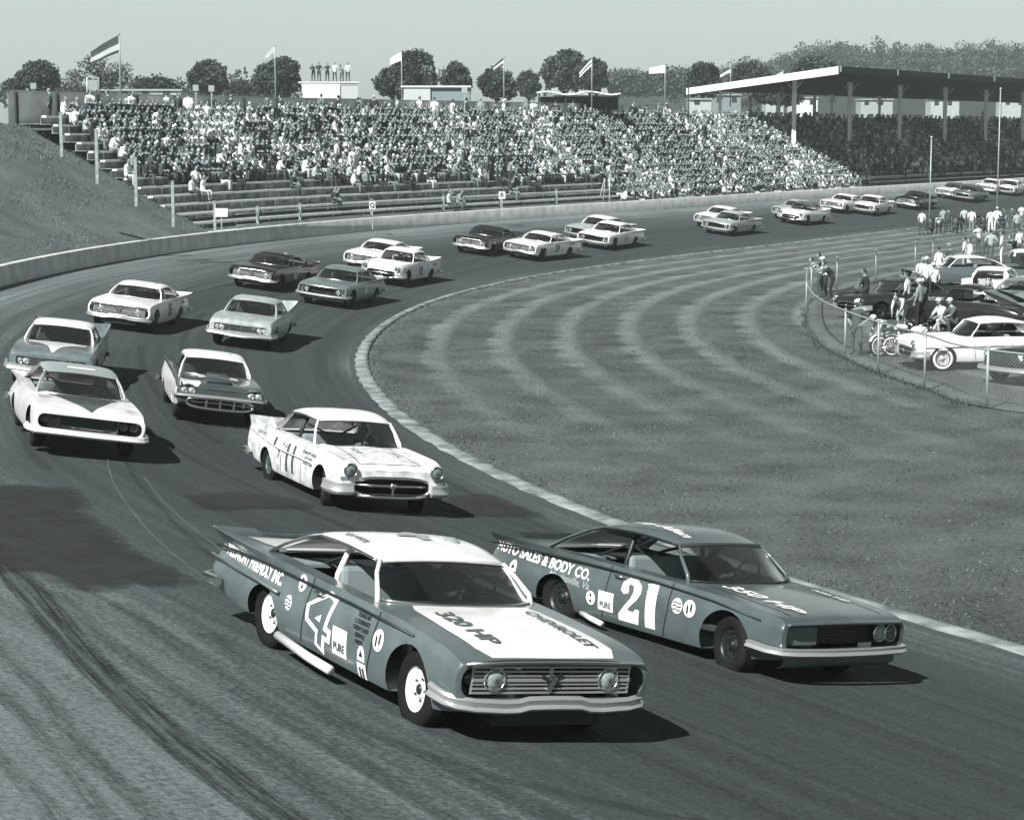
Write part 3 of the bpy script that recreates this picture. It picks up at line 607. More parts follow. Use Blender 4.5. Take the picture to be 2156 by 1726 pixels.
def greenhouse(root, style, roof_m, pillar_m, trim_m, glass_side=False, detail=2):
    P = RF[style]; xf, wf, zf, zc, xr, zr, xb, cw, xc, zb, wb = (P[k] for k in ('xf','wf','zf','zc','xr','zr','xb','cw','xc','zb','wb'))
    nx, ny = 13, 11; G = []; G2 = []
    wr = wf * .97 + .01
    for i in range(nx):
        a = i/(nx-1); x = xf + .05 + (xr - .06 - xf - .05) * a
        w = wf + (wr - wf)*a + .035*math.sin(a*math.pi) + .015
        ze = zf + (zr - zf)*a + .035*math.sin(a*math.pi)
        cr_ = (zc - max(zf, zr)) * (1 - abs(2*a-1)**2.6 * .75)
        row = []; row2 = []
        for j in range(ny):
            b = 2*j/(ny-1) - 1; y = w * math.sin(b*math.pi/2 * .995) if abs(b) < 1 else w*b
            xx = x + (.05*(1-b*b) if i == 0 else 0) - (.06*(1-b*b) if i == nx-1 else 0)
            z = ze + cr_ * (1 - abs(b)**3) + .012*(1-b*b)
            row.append((xx, y, z)); row2.append((xx, y*.985, z - .035))
        G.append(row); G2.append(row2)
    mb = MB(); mb.grid(G); mb.grid([r_[::-1] for r_ in G2])
    for e in (0, nx-1): mb.grid([G[e], G2[e]] if e else [G2[e], G[e]], smooth=False)
    mb.grid([[r_[0] for r_ in G], [r_[0] for r_ in G2]], smooth=False); mb.grid([[r_[-1] for r_ in G2], [r_[-1] for r_ in G]], smooth=False)
    roof = mb.build('roof', roof_m, root, recalc=True)
    # cantrail drip mouldings
    for s_ in (1, -1):
        j = -1 if s_ > 0 else 0
        rail = [Vector(r_[j]) + Vector((0, .008*s_, -.012)) for r_ in G]
        cpil_f = [Vector((xr - .06, s_*wr, zr - .01)), Vector((xr + (xb-xr)*.35, s_*(wr + (wb-wr)*.25), zr - (zr-zb)*.22)), Vector((xr + (xb-xr)*.75, s_*(wr + (wb-wr)*.7), zr - (zr-zb)*.66)), Vector((xb - .02, s_*wb, zb - .02))]
        if detail > 0: MB().tube([(xc-.30, s_*wb, zb)] + rail[:1] + rail + cpil_f, .013, 6).build('drip_rail', trim_m, root)
        # A pillar, swept back then up
        ap = [Vector((xc-.28, s_*wb, zb-.03)), Vector((xc-.33, s_*(wb-.012), zb+.07)), Vector((xc-.33, s_*(wb-.012), zb+.07)).lerp(Vector((xf+.06, s_*(wf+.01), zf-.012)), .55) + Vector((-.02, s_*.012, .01)), Vector((xf+.05, s_*(wf+.005), zf-.005))]
        MB().tube(ap, [.028,.024,.021,.024], 8).build('windshield_pillar', pillar_m, root)
        # C pillar: a solid panel between the side opening and the rear glass
        A = catmull(cpil_f, 5); back = []
        for k, p in enumerate(A):
            a = k/(len(A)-1); wdt = .10 + (cw - .10)*a
            q = Vector(p) + Vector((-wdt * (.55 + .45*a), -s_*(.05 + .07*a), .012 - .01*a)); back.append(q)
        g1 = [[Vector(p), (Vector(p)+q)/2 + Vector((0, s_*.008, .006)), q] for p, q in zip(A, back)]
        m2 = MB(); m2.grid(g1); m2.grid([[p - Vector((0, s_*.03, .012)) for p in r_][::-1] for r_ in g1])
        m2.grid([[r_[0] for r_ in g1], [r_[0] - Vector((0, s_*.03, .012)) for r_ in g1]]); m2.grid([[r_[2] for r_ in g1], [r_[2] - Vector((0, s_*.03, .012)) for r_ in g1]])
        m2.build('rear_pillar', pillar_m, root, recalc=True)
    # windshield and rear window
    def pane(bot, top, name):
        g_ = [[Vector(b).lerp(Vector(t), k/4) + Vector((0, 0, 0)) for k in range(5)] for b, t in zip(bot, top)]
        return MB().grid(g_).build(name, GLASS, root)
    bs = [(xc - .02 - .28*abs(k/8)**2.6, wb*k/8*.985, zb + .012*(1-(k/8)**2)) for k in range(-8, 9)]
    tp = [(xf + .06 + .05*(1-(k/8)**2), wf*k/8, zf - .015 + .03*(1-(k/8)**2)) for k in range(-8, 9)]
    ws = pane(bs, tp, 'windshield')
    if detail > 0: MB().tube(bs, .012, 6).build('windshield_trim', trim_m, root)
    if detail > 0: MB().tube([Vector(p) + Vector((.012, 0, -.012)) for p in tp], .012, 6).build('windshield_header', mat('header_dark', .03, .6), root)  # dark tube along the top edge of the windshield
    rb = [(xb - .10 - cw*.4 + .0*abs(k/8) + .10*abs(k/8)**2, (wb-.12)*k/8, zb - .0) for k in range(-8, 9)]
    rt = [(xr - .10 - .03*(1-(k/8)**2), (wr-.05)*k/8, zr - .01 + .03*(1-(k/8)**2)) for k in range(-8, 9)]
    pane(rb, rt, 'rear_window')
    return roof
def cabin(root, style, bars=True, barm=None, seat_m=None):
    P = RF[style]; xc, zb, wb = P['xc'], P['zb'], P['wb']
    seat_m = seat_m or mat('seat_vinyl', .30, .7)
    m = MB()
    m.box((-.35, 0, .52), (.5, 1.25, .18)); m.box((-.58, 0, .78), (.14, 1.25, .5), M=Matrix.Rotation(R(-10), 3, 'Y'))
    s_ = m.build('front_seat', seat_m, root); bv = s_.modifiers.new('b', 'BEVEL'); bv.width = .05; bv.segments = 2
    d = MB(); d.box((xc-.36, 0, zb-.12), (.18, 1.4, .16)); d.build('dashboard', mat('dashboard', .12, .6), root)
    MB().box((-1.5, 0, zb-.06), (.36, 1.3, .03)).build('parcel_shelf', mat('shelf', .3, .8), root)
    if bars:
        bm_ = barm or STEEL; b = MB(); zt = P['zc'] - .10; y_ = .60; x0 = -.62
        b.tube([(x0, -y_-.08, .40), (x0, -y_-.04, zb), (x0, -y_+.04, zt-.07), (x0, -y_+.14, zt), (x0, y_-.14, zt), (x0, y_-.04, zt-.07), (x0, y_+.04, zb), (x0, y_+.08, .40)], .03, 8)
        b.build('roll_cage', bm_, root); b = MB()
        b.tube([(x0, -.52, zt-.1), (-1.45, -.4, zb-.05)], .02, 6); b.tube([(x0, .52, zt-.1), (-1.45, .4, zb-.05)], .02, 6)
        b.tube([(x0, -.6, zb+.02), (x0, .6, zb+.02)], .02, 6); b.tube([(x0, -.64, zb-.1), (xc-.4, -.66, zb-.18)], .022, 6)
        b.tube([(x0, -.6, zt-.14), (x0+.0, .45, zb-.2)], .018, 6)
        b.build('cage_brace', DARKST, root)
    w = MB(); cx, cy, cz = xc-.56, .37, zb+.02
    ring = [(cx + .07*math.sin(a), cy + .2*math.cos(a), cz + .19*math.sin(a)) for a in [2*math.pi*k/20 for k in range(21)]]
    w.tube(ring, .014, 6, cap=False); w.tube([ring[0], ring[10]], .012, 6); w.tube([(cx, cy, cz), (cx+.25, cy, cz-.1)], .02, 6); w.build('steering_wheel', DARKST, root)
def sweep_bar(path, prof, name, m, parent, zoff=None):
    """chrome blade: path [(x, y, z)], prof [(out, up)] closed"""
    G = []; P = [Vector(p) for p in path]
    for i, p in enumerate(P):
        d = (P[min(i+1, len(P)-1)] - P[max(i-1, 0)]); d.z = 0; d.normalize(); o_ = Vector((d.y, -d.x, 0))
        G.append([p + o_*a + Vector((0, 0, b)) for a, b in prof] + [p + o_*prof[0][0] + Vector((0, 0, prof[0][1]))])
    mb = MB(); mb.grid(G); n = len(prof)
    mb.add(G[0][:-1], [tuple(range(n))]); mb.add(G[-1][:-1], [tuple(range(n))[::-1]])
    o = mb.build(name, m, parent, recalc=True); o.data.set_sharp_from_angle(angle=R(40)); return o
BLADE = [(-.03, .0), (.0, -.075), (.05, -.07), (.075, -.035), (.05, .02), (.055, .065), (.0, .075)]
def headlamp(root, x, y, z, r=.085, lens=.55, ring=True, body=None, tilt=0):
    m = MB(); m.lathe([(0, .02), (r*.5, .016), (r*.85, 0), (r, -.02)], (x, y, z), axis='X', n=20, mi=0)
    if ring: m.lathe([(r, -.03), (r*1.04, .0), (r*1.14, .012), (r*1.2, -.01), (r*1.2, -.05)], (x, y, z), axis='X', n=20, mi=1)
    return m.build('headlight', [mat('lens_%d' % int(lens*100), lens, .12, coat=.5, var=.1, vscale=30), CHROME], root)
def front_end(root, style, paint, trim=CHROME, taped=False):
    if taped == 'dark': return dark_mouth(root, paint)
    if style == 'chevy':
        sweep_bar([(2.08,-1.02,.50),(2.18,-1.015,.485),(2.30,-.985,.465),(2.38,-.92,.45),(2.42,-.78,.435),(2.44,-.5,.425),(2.445,-.36,.43),(2.45,-.26,.455),(2.455,0,.46),(2.45,.26,.455),(2.445,.36,.43),(2.44,.5,.425),(2.42,.78,.435),(2.38,.92,.45),(2.30,.985,.465),(2.18,1.015,.485),(2.08,1.02,.50)], [(-.02,.0),(.0,-.062),(.04,-.066),(.058,-.048),(.026,-.022),(.040,.025),(.026,.05),(.0,.052)], 'front_bumper', CHROME_B, root)
        g = MB()
        for k in range(7): g.box((2.365 + .01*(k==3), 0, .52 + k*.037), (.03, 1.60, .016 if k != 3 else .026))
        for y in (-.80,.80): g.box((2.365, y, .63), (.02, .02, .24))
        g.build('grille', CHROME_B, root)
        g = MB(); g.tube([(2.42,-.90,.775),(2.425,-.5,.80),(2.43,0,.805),(2.425,.5,.80),(2.42,.90,.775)], .02, 8); g.build('hood_trim', trim, root)
        b = MB(); b.box((2.385, .02, .64), (.02, .16, .05), M=Matrix.Rotation(R(25), 3, 'X')); b.box((2.39, -.03, .69), (.02, .035, .12), mi=1); b.box((2.39, .0, .60), (.02, .04, .14), mi=1, M=Matrix.Rotation(R(-30), 3, 'X')); b.box((2.385, -.02, .63), (.02, .2, .035), M=Matrix.Rotation(R(-20), 3, 'X')); b.build('grille_badge', [DARKST, CHROME], root)
        for y in (-.58, .58): headlamp(root, 2.385, y, .635, .09, .36)
        for y in (-.80, .80): headlamp(root, 2.34, y, .635, .078, .04, ring=False)
        MB().box((2.22, 0, .30), (.3, 1.1, .14)).build('radiator_pan', DARKST, root)
    elif style == 'ford':
        sweep_bar([(2.0,-1.05,.47),(2.3,-1.04,.455),(2.44,-.97,.45),(2.50,-.8,.45),(2.53,-.4,.445),(2.54,0,.445),(2.53,.4,.445),(2.50,.8,.45),(2.44,.97,.45),(2.3,1.04,.455),(2.0,1.05,.47)], [(a*1.0, b*.62) for a, b in BLADE], 'front_bumper', CHROME_B, root)
        p = MB(); p.grid([[(2.40, y, .40), (2.40, y, .30), (2.30, y, .24)] for y in (-.9, -.5, 0, .5, .9)]); p.build('front_valance', paint, root)
        g = MB()
        for k in range(5): g.box((2.30, 0, .52 + k*.045), (.015, 1.12, .012))
        g.box((2.285, .22, .61), (.012, 1.32, .22))
        g.build('grille', mat('grille_black', .015, .6), root)
        l = MB(); l.tube([(2.43,-.92,.735),(2.45,-.88,.755),(2.455,0,.762),(2.45,.88,.755),(2.43,.92,.735)], .022, 8, flat=1.0); l.build('hood_lip', paint if taped else trim, root)
        for s_ in (-1, 1):
            if s_ < 0 and taped: MB().box((2.375, -.64, .61), (.02, .50, .20)).build('headlight_cover', mat('tape_cover', .17, .6), root)
            else:
                for y in (.64, .82): headlamp(root, 2.38, s_*y, .62, .085, .34 if y < .7 else .12)
    elif style == 'plym':
        sweep_bar([(1.95,-1.03,.50),(2.2,-1.02,.475),(2.36,-.95,.46),(2.42,-.7,.46),(2.45,-.4,.44),(2.48,-.2,.42),(2.48,.2,.42),(2.45,.4,.44),(2.42,.7,.46),(2.36,.95,.46),(2.2,1.02,.475),(1.95,1.03,.50)], BLADE, 'front_bumper', CHROME_B, root)
        g = MB()
        for k in range(6): g.box((2.34, 0, .535 + k*.034), (.02, 1.0, .014))
        g.build('grille', CHROME, root)
        for y in (-.74,-.58,.58,.74): headlamp(root, 2.34, y, .625, .08, .5)
    elif style == 'fifty':
        # mouth outline, centre bar, bumper halves either side
        def loop(a, b, cz, x, n=28): return [(x - .10*abs(math.cos(2*math.pi*k/n))**3, a*math.copysign(abs(math.cos(2*math.pi*k/n))**.55, math.cos(2*math.pi*k/n)), cz + b*math.copysign(abs(math.sin(2*math.pi*k/n))**.8, math.sin(2*math.pi*k/n))) for k in range(n+1)]
        MB().tube(loop(.70, .155, .525, 2.40), .028, 8).build('grille_surround', CHROME, root)
        g = MB(); g.tube([(2.33,-.66,.545),(2.41,-.3,.55),(2.43,0,.55),(2.41,.3,.55),(2.33,.66,.545)], .024, 8); g.box((2.40, 0, .46), (.03, .035, .16)); g.ell((2.43, 0, .55), (.03,.06,.055), 12, 8); g.build('grille_bar', CHROME, root)
        MB().tube([(2.36,-.62,.37),(2.44,-.3,.365),(2.46,0,.365),(2.44,.3,.365),(2.36,.62,.37)], .035, 8).build('lower_grille_bar', CHROME, root)
        for s_ in (-1, 1):
            sweep_bar([(2.38, s_*.70, .48), (2.38, s_*.82, .48), (2.33, s_*.95, .48), (2.2, s_*1.03, .49), (1.98, s_*1.05, .50)][::(1 if s_ > 0 else -1)], [(a, b*1.35) for a, b in BLADE], 'front_bumper', CHROME_B, root)
            h = MB(); h.ell((2.235, s_*.765, .805), (.19, .16, .135), 16, 10, fn=lambda p: p); h.build('headlight_hood', paint, root)
            headlamp(root, 2.415, s_*.77, .785, .10, .22)
            MB().box((2.35, s_*.84, .655), (.05, .16, .05)).build('parking_light', mat('parking_lens', .3, .3), root)
    elif style == 'tbird':
        def oval(k, n=28): a = 2*math.pi*k/n; return (2.44 - .06*abs(math.cos(a))**3, .72*math.copysign(abs(math.cos(a))**.6, math.cos(a)), .47 + .115*math.copysign(abs(math.sin(a))**.7, math.sin(a)))
        MB().tube([oval(k) for k in range(29)], .034, 8).build('bumper_loop', CHROME, root)
        sweep_bar([(2.0,-1.0,.60),(2.25,-.985,.60),(2.38,-.90,.605),(2.42,-.6,.615),(2.45,0,.625),(2.42,.6,.615),(2.38,.90,.605),(2.25,.985,.60),(2.0,1.0,.60)], [(a*.8, b*.45) for a, b in BLADE], 'front_bumper', CHROME_B, root)
        g = MB(); g.box((2.39, 0, .48), (.02, 1.25, .018))
        for y in (-.3, 0, .3): g.box((2.41, y, .47), (.035, .04, .19))
        g.build('grille', CHROME, root)
        for s_ in (-1, 1):
            for y in (.64, .81): headlamp(root, 2.36, s_*y, .725, .072, .5)
            h = MB(); h.grid([[(2.42 - .3*a - .02*abs(b), s_*(.725 + b*.2), .83 + .01*a - .06*abs(b)**3) for b in (-1,-.6,0,.6,1)] for a in (0,.3,1)]); h.build('headlight_brow', paint, root)
        sc = MB(); sc.grid([[(1.9 - .9*a, b*(.30 - .04*a), .885 + .085*a + (.045 if abs(b) < .9 else 0) - .03*(a == 0)) for b in (-1,-.85,0,.85,1)] for a in (0,.1,.6,1)]); sc.build('hood_scoop', paint, root)
    else:
        sweep_bar([(2.0,-.9,.46),(2.25,-.86,.46),(2.38,-.6,.46),(2.42,0,.46),(2.38,.6,.46),(2.25,.86,.46),(2.0,.9,.46)], BLADE, 'front_bumper', CHROME_B, root)
        for s_ in (-1, 1): headlamp(root, 2.22, s_*.62, .80, .1, .5)
        g = MB()
        for k in range(4): g.box((2.28, 0, .48 + k*.04), (.02, .8, .015))
        g.build('grille', CHROME, root)
def dark_mouth(root, paint):
    sweep_bar([(2.0,-1.05,.44),(2.3,-1.04,.425),(2.44,-.95,.42),(2.50,-.7,.42),(2.53,0,.42),(2.50,.7,.42),(2.44,.95,.42),(2.3,1.04,.425),(2.0,1.05,.44)], [(a, b*.75) for a, b in BLADE], 'front_bumper', paint, root)
    g = MB(); g.box((2.28, 0, .60), (.02, 1.0, .20)); g.build('grille', mat('grille_dark', .045, .5, .5), root)
    for s_ in (-1, 1):
        for y in (.62, .80): headlamp(root, 2.30, s_*y, .61, .082, .03, ring=False)
def rear_end(root, style, st):
    z = .44; xr = st[-1][0]
    sweep_bar([(xr+.5, 1.03, z+.03), (xr+.1, 1.0, z), (xr-.08, .8, z), (xr-.10, 0, z), (xr-.08, -.8, z), (xr+.1, -1.0, z), (xr+.5, -1.03, z+.03)], [(a, b*.8) for a, b in BLADE], 'rear_bumper', CHROME, root)
    for s_ in (-1, 1):
        MB().lathe([(0,-.02),(.06,-.02),(.075,0),(.075,.03)], (xr-.01, s_*.72, .66), axis='X', n=14).build('tail_light', mat('tail_lens', .12, .25, coat=.5), root)
def make_car(name, style, paint, roof_m=None, wheels='dark', steer=0, taped=False, bars=True, barm=None, trim=CHROME, detail=2):
    root = empty(name); me = body_mesh(style).copy(); me.materials[0] = paint      # slot 0 is the paint; wells and cabin keep their own
    b = link('body', me, root)
    greenhouse(root, style, roof_m or paint, roof_m or paint, trim, detail=detail)
    front_end(root, style, paint, trim, taped); rear_end(root, style, ST[style])
    cabin(root, style, bars, barm); add_wheels(root, wheels, steer, ax=AX.get(style, 1.51))
    return root, b
def seat_on_track(o, x, y, yaw, roll=0, pitch=0, dz=0, z=None):
    t, s = ts(x, y); up = Vector((-TN[t][0]*bank(t) if s > 0 else 0, -TN[t][1]*bank(t) if s > 0 else 0, 1)).normalized()
    a = R(yaw); fw = Vector((math.cos(a), math.sin(a), 0)); fw = (fw - up*fw.dot(up)).normalized(); lf = up.cross(fw)
    M = Matrix((fw, lf, up)).transposed().to_4x4(); M.translation = Vector((x, y, (max(0, s)*bank(t) if z is None else z) + .004 + dz))
    o.matrix_world = M @ Matrix.Rotation(R(roll), 4, 'X') @ Matrix.Rotation(R(-pitch), 4, 'Y')
    return o
# ------------------------------------------------------------------ people
BONES = [('pelvis','chest'),('chest','neck'),('neck','head'),('chest','sl'),('chest','sr'),('sl','el'),('el','wl'),('sr','er'),('er','wr'),('pelvis','hl'),('pelvis','hr'),('hl','kl'),('kl','al'),('hr','kr'),('kr','ar'),('al','tl'),('ar','tr')]
RAD = dict(pelvis=.15, chest=.165, neck=.06, head=.055, sl=.075, sr=.075, el=.048, er=.048, wl=.034, wr=.034, hl=.095, hr=.095, kl=.062, kr=.062, al=.042, ar=.042, tl=.04, tr=.04)
STAND = dict(pelvis=(0,0,.95), chest=(0,0,1.32), neck=(.01,0,1.50), head=(.03,0,1.58), sl=(0,.19,1.41), sr=(0,-.19,1.41), el=(-.02,.26,1.14), er=(-.02,-.26,1.14), wl=(.08,.25,.90), wr=(.08,-.25,.90), hl=(0,.10,.90), hr=(0,-.10,.90), kl=(.02,.12,.50), kr=(.02,-.12,.50), al=(-.02,.13,.09), ar=(-.02,-.13,.09), tl=(.15,.15,.05), tr=(.15,-.15,.05))
def pose(**k): d = dict(STAND); d.update(k); return d
SEAT = pose(pelvis=(0,0,.13), chest=(.04,0,.50), neck=(.08,0,.68), head=(.11,0,.76), sl=(.05,.18,.59), sr=(.05,-.18,.59), el=(.14,.25,.36), er=(.14,-.25,.36), wl=(.36,.14,.26), wr=(.36,-.14,.26), hl=(.04,.10,.10), hr=(.04,-.10,.10), kl=(.44,.13,.12), kr=(.44,-.13,.12), al=(.42,.12,-.33), ar=(.42,-.12,-.33), tl=(.56,.13,-.38), tr=(.56,-.13,-.38))
POSES = {
'stand': STAND,
'hips': pose(el=(-.10,.36,1.16), wl=(.06,.20,1.02), er=(-.10,-.36,1.16), wr=(.06,-.20,1.02), kl=(.05,.15,.5), al=(.04,.18,.09), tl=(.2,.22,.05)),
'look': pose(chest=(.06,0,1.31), neck=(.10,0,1.48), head=(.14,.02,1.56), sl=(.06,.18,1.40), sr=(.06,-.18,1.40), el=(.22,.28,1.20), er=(.20,-.26,1.18), wl=(.40,.18,1.22), wr=(.38,-.14,1.10)),
'lean': pose(pelvis=(-.10,0,.92), chest=(.12,0,1.22), neck=(.24,0,1.36), head=(.30,0,1.42), sl=(.14,.18,1.30), sr=(.14,-.18,1.30), el=(.34,.26,1.12), er=(.34,-.24,1.12), wl=(.50,.16,1.14), wr=(.52,-.12,1.14), hl=(-.08,.1,.88), hr=(-.08,-.1,.88)),
'bend': pose(pelvis=(-.12,0,.82), chest=(.18,0,1.02), neck=(.34,0,1.08), head=(.43,0,1.06), sl=(.2,.18,1.06), sr=(.2,-.18,1.06), el=(.34,.2,.78), er=(.34,-.2,.78), wl=(.46,.12,.55), wr=(.46,-.12,.55), hl=(-.1,.1,.78), hr=(-.1,-.1,.78), kl=(.06,.13,.46), kr=(.06,-.13,.46), al=(-.06,.13,.09), ar=(-.06,-.13,.09)),
'kneel': pose(pelvis=(0,0,.42), chest=(.12,0,.78), neck=(.18,0,.95), head=(.22,0,1.03), sl=(.12,.18,.87), sr=(.12,-.18,.87), el=(.28,.22,.66), er=(.28,-.22,.66), wl=(.44,.12,.58), wr=(.44,-.12,.58), hl=(.02,.1,.38), hr=(.02,-.1,.38), kl=(.40,.14,.50), kr=(.34,-.14,.12), al=(.30,.14,.08), ar=(-.05,-.12,.10), tl=(.44,.15,.05), tr=(-.1,-.12,.05)),
'seat': SEAT,
'arms': pose(el=(.10,.34,1.50), wl=(.16,.20,1.72), er=(.10,-.34,1.50), wr=(.16,-.20,1.72)),
'drive': pose(pelvis=(0,0,.10), chest=(-.10,0,.46), neck=(-.09,0,.63), head=(-.05,0,.70), sl=(-.08,.18,.54), sr=(-.08,-.18,.54), el=(.16,.28,.38), er=(.16,-.28,.38), wl=(.42,.15,.46), wr=(.42,-.15,.46), hl=(.05,.1,.08), hr=(.05,-.1,.08), kl=(.48,.14,.22), kr=(.48,-.14,.22), al=(.85,.12,-.05), ar=(.85,-.12,-.05), tl=(.92,.12,.05), tr=(.92,-.12,.05)),
}
def crowd_seat(a, b): # two simple seated variants
    return pose(**{k: v for k, v in SEAT.items()})
def skin_figure(J, sub=1, skirt=False, wide=1.0):
    """one continuous skinned body with faces sorted: 0 skin, 1 top, 2 trousers, 3 shoes"""
    names = list(J); me = bpy.data.meshes.new('f'); me.from_pydata([J[n] for n in names], [(names.index(a), names.index(b)) for a, b in BONES], [])
    o = link('f', me); m = o.modifiers.new('s', 'SKIN'); m.use_smooth_shade = True
    for i, n in enumerate(names):
        r = RAD[n] * wide; me.skin_vertices[0].data[i].radius = (r * (.78 if n in ('chest', 'pelvis') else 1), r)
    me.skin_vertices[0].data[names.index('pelvis')].use_root = True
    if sub: q = o.modifiers.new('u', 'SUBSURF'); q.levels = sub; q.render_levels = sub
    out = evaluated(o); kill(o)
    V = np.empty(len(out.polygons)*3); out.polygons.foreach_get('center', V); V = V.reshape(-1, 3)
    best = np.full(len(V), 9.); mi = np.zeros(len(V), int)
    for a, b in BONES:
        A, B = np.array(J[a]), np.array(J[b]); t = np.clip(((V - A) @ (B - A)) / max(1e-6, (B-A) @ (B-A)), 0, 1)
        d = np.linalg.norm(V - (A + t[:, None]*(B-A)), axis=1) / (RAD[a] + RAD[b]) * .12
        k = {'head': 0}.get(b, 1)
        if b in ('kl', 'kr', 'hl', 'hr', 'al', 'ar'): k = 2
        if b in ('tl', 'tr'): k = 3
        kk = np.full(len(V), k)
        if b in ('wl', 'wr'): kk = np.where(t > .1, 0, 1)
        if b == 'neck': kk = np.where(t > .85, 0, 1)
        sel = d < best; best = np.where(sel, d, best); mi = np.where(sel, kk, mi)
    out.polygons.foreach_set('material_index', mi.astype(np.int32)); out.polygons.foreach_set('use_smooth', [True]*len(mi))
    return out
def head_parts(J, mb, hat=None, nu=12):
    c = Vector(J['head']) + Vector((.015, 0, .075))
    def fn(p):
        q = Vector(p)
        if p.z < 0: q.x *= 1 - .12*abs(p.z); q.y *= 1 + .22*p.z
        if p.x > .3: q.x += .02
        return q
    mb.ell(c, (.098, .078, .122), nu, max(6, nu*2//3), 0, fn=fn)
    if nu >= 12:
        mb.ell(c + Vector((.10, 0, -.012)), (.022, .014, .026), 6, 4, 0)
        for s_ in (-1, 1): mb.ell(c + Vector((0, s_*.078, -.005)), (.02, .01, .03), 6, 4, 0); mb.ell(c + Vector((.087, s_*.03, .018)), (.010, .013, .008), 6, 4, 4)
        mb.ell(c + Vector((.088, 0, -.055)), (.010, .024, .006), 6, 4, 4)
    if hat != 'bald': mb.ell(c + Vector((-.016, 0, .022)), (.10, .084, .115), nu, max(5, nu//2), 4, fn=lambda p: Vector((p.x if p.x < .45 else .45, p.y, p.z if p.z > -.35 else -.35)))
def hand(mb, w, e, mi=0):
    w, e = Vector(w), Vector(e); d = (w - e).normalized(); s_ = d.cross(Vector((0, 0, 1)));
    if s_.length < .2: s_ = Vector((1, 0, 0))
    s_.normalize(); n = d.cross(s_)
    mb.tube([w - d*.02, w + d*.03, w + d*.085], [.028, .036, .034], 8, mi, flat=.55)
    for k, (o_, l) in enumerate(((-.026, .055), (-.009, .068), (.009, .072), (.026, .06))):
        p = w + d*.08 + n*o_
        mb.tube([p, p + d*l*.5, p + d*l*.9 + s_*.022], [.0095, .009, .007], 6, mi)
    mb.tube([w + d*.03 + n*.03, w + d*.055 + n*.056, w + d*.085 + n*.06 + s_*.01], [.011, .010, .008], 6, mi)
FIG = {}
def body_of(ps, key=None, J=None, detail=2):
    key = key or ps
    if key in FIG: return FIG[key]
    J = J or POSES[ps]; a = skin_figure(J, 1 if detail else 0)
    mb = MB(); head_parts(J, mb, None, 14 if detail else 6)
    if detail: hand(mb, J['wl'], J['el']); hand(mb, J['wr'], J['er'])
    b = mb.mesh('h', [SKIN]*5); bm = bmesh.new(); bm.from_mesh(a); bm.from_mesh(b); me = bpy.data.meshes.new('person'); bm.to_mesh(me); bm.free()
    FIG[key] = me; return me
CLOTH = {}
def cloth(g): return mat('cloth_%03d' % int(g*100), g, .85, var=.2, vscale=18)
def person(loc, rz, ps, top, bottom, label, group=None, hat=None, hair=None, M=None, scale=1.0, cat='person', J=None, key=None):
    me = body_of(ps, key, J).copy()
    for _ in range(5 - len(me.materials)): me.materials.append(SKIN)
    for i, m in enumerate((SKIN, cloth(top), cloth(bottom), mat('shoe', .04, .6), hair or HAIR)): me.materials[i] = m
    o = link('person', me); tag(o, label, cat, group)
    if M is not None: o.matrix_world = M
    else: o.location = loc; o.rotation_euler = (0, 0, rz); o.scale = (scale,)*3
    J = J or POSES[ps]; c = Vector(J['head']) + Vector((.005, 0, .10))
    if hat:
        h = MB()
        if hat == 'cap': h.ell(c + Vector((0, 0, .035)), (.11, .092, .085), 14, 8); h.ell(c + Vector((.12, 0, .025)), (.07, .06, .012), 12, 4)
        elif hat == 'brim': h.lathe([(.20, -.012), (.205, 0), (.11, .02), (.105, .09), (.07, .115), (0, .11)], c, n=18)
        elif hat == 'helmet': h.ell(c + Vector((-.005, 0, -.005)), (.135, .12, .135), 16, 10, fn=lambda p: Vector((p.x if p.x < .78 or p.z > .25 else .5, p.y, max(p.z, -.55)))); h.ell(c + Vector((.11, 0, .05)), (.06, .09, .012), 12, 4)
        g = {'cap': .7, 'brim': .6, 'helmet': .8}[hat]
        if hat == 'helmet' and top < .2: g = .35
        h.build('helmet' if hat == 'helmet' else 'hat', mat('hat_%02d' % int(g*100), g, .5), o)
    return o

def driver(car, style, label, top=.25, helmet_g=.65):
    P = RF[style]
    o = person((0, 0, 0), 0, 'drive', top, .15, label, 'drivers at the wheel of the race cars', hat='helmet')
    o.matrix_world = car.matrix_world @ Matrix.Translation((P['xc'] - 1.10, .37, P['zb'] - .47)); return o

# ------------------------------------------------------------------ race cars
CARS = {'A':(-.94,19.36,-59.3,1.4,-1.0,-.03),'B':(2.18,24.44,-52.6,1.7,1.0,-.10),'C':(-3.02,36.03,-65.7,1.9,.4,-.05),'T':(-6.95,46.73,-76.8,-.7,.5,.02),'E':(-8.43,38.97,-71.7,-1.9,.5,.06),'G':(-11.09,50.07,-83.1),'F':(-8.26,65.00,-92.4),'H':(-12.00,65.87,-94.8),'I':(-9.87,84.70,-104.2),'J':(-6.83,81.73,-103.5),'K':(-5.09,92.58,-107.9),'L':(-6.19,96.86,-106.5),'M':(-1.39,110.23,-110.7),'N':(1.48,110.40,-118.6),'O':(5.10,122.42,-120.6),'P':(5.61,119.66,-115.9),'Qa':(13.93,138.32,-118.3),'Qb':(14.21,134.93,-119.5),'R':(20.65,150.53,-120.3),'Q':(20.71,147.59,-120.6),'Sa':(25.76,160.99,-123.4),'Sb':(28.04,162.08,-117.2),'Sc':(33.37,171.77,-119.7),'Sd':(39.92,187.51,-120.4),'Se':(41.03,186.18,-118.9),'Sf':(45.91,198.88,-117.3),'Sg':(47.91,199.86,-117.4)}
def paint(name, g, rough=.28, var=.20): return mat('paint_' + name, g, rough, 0, .6, var=var, vscale=2.2)
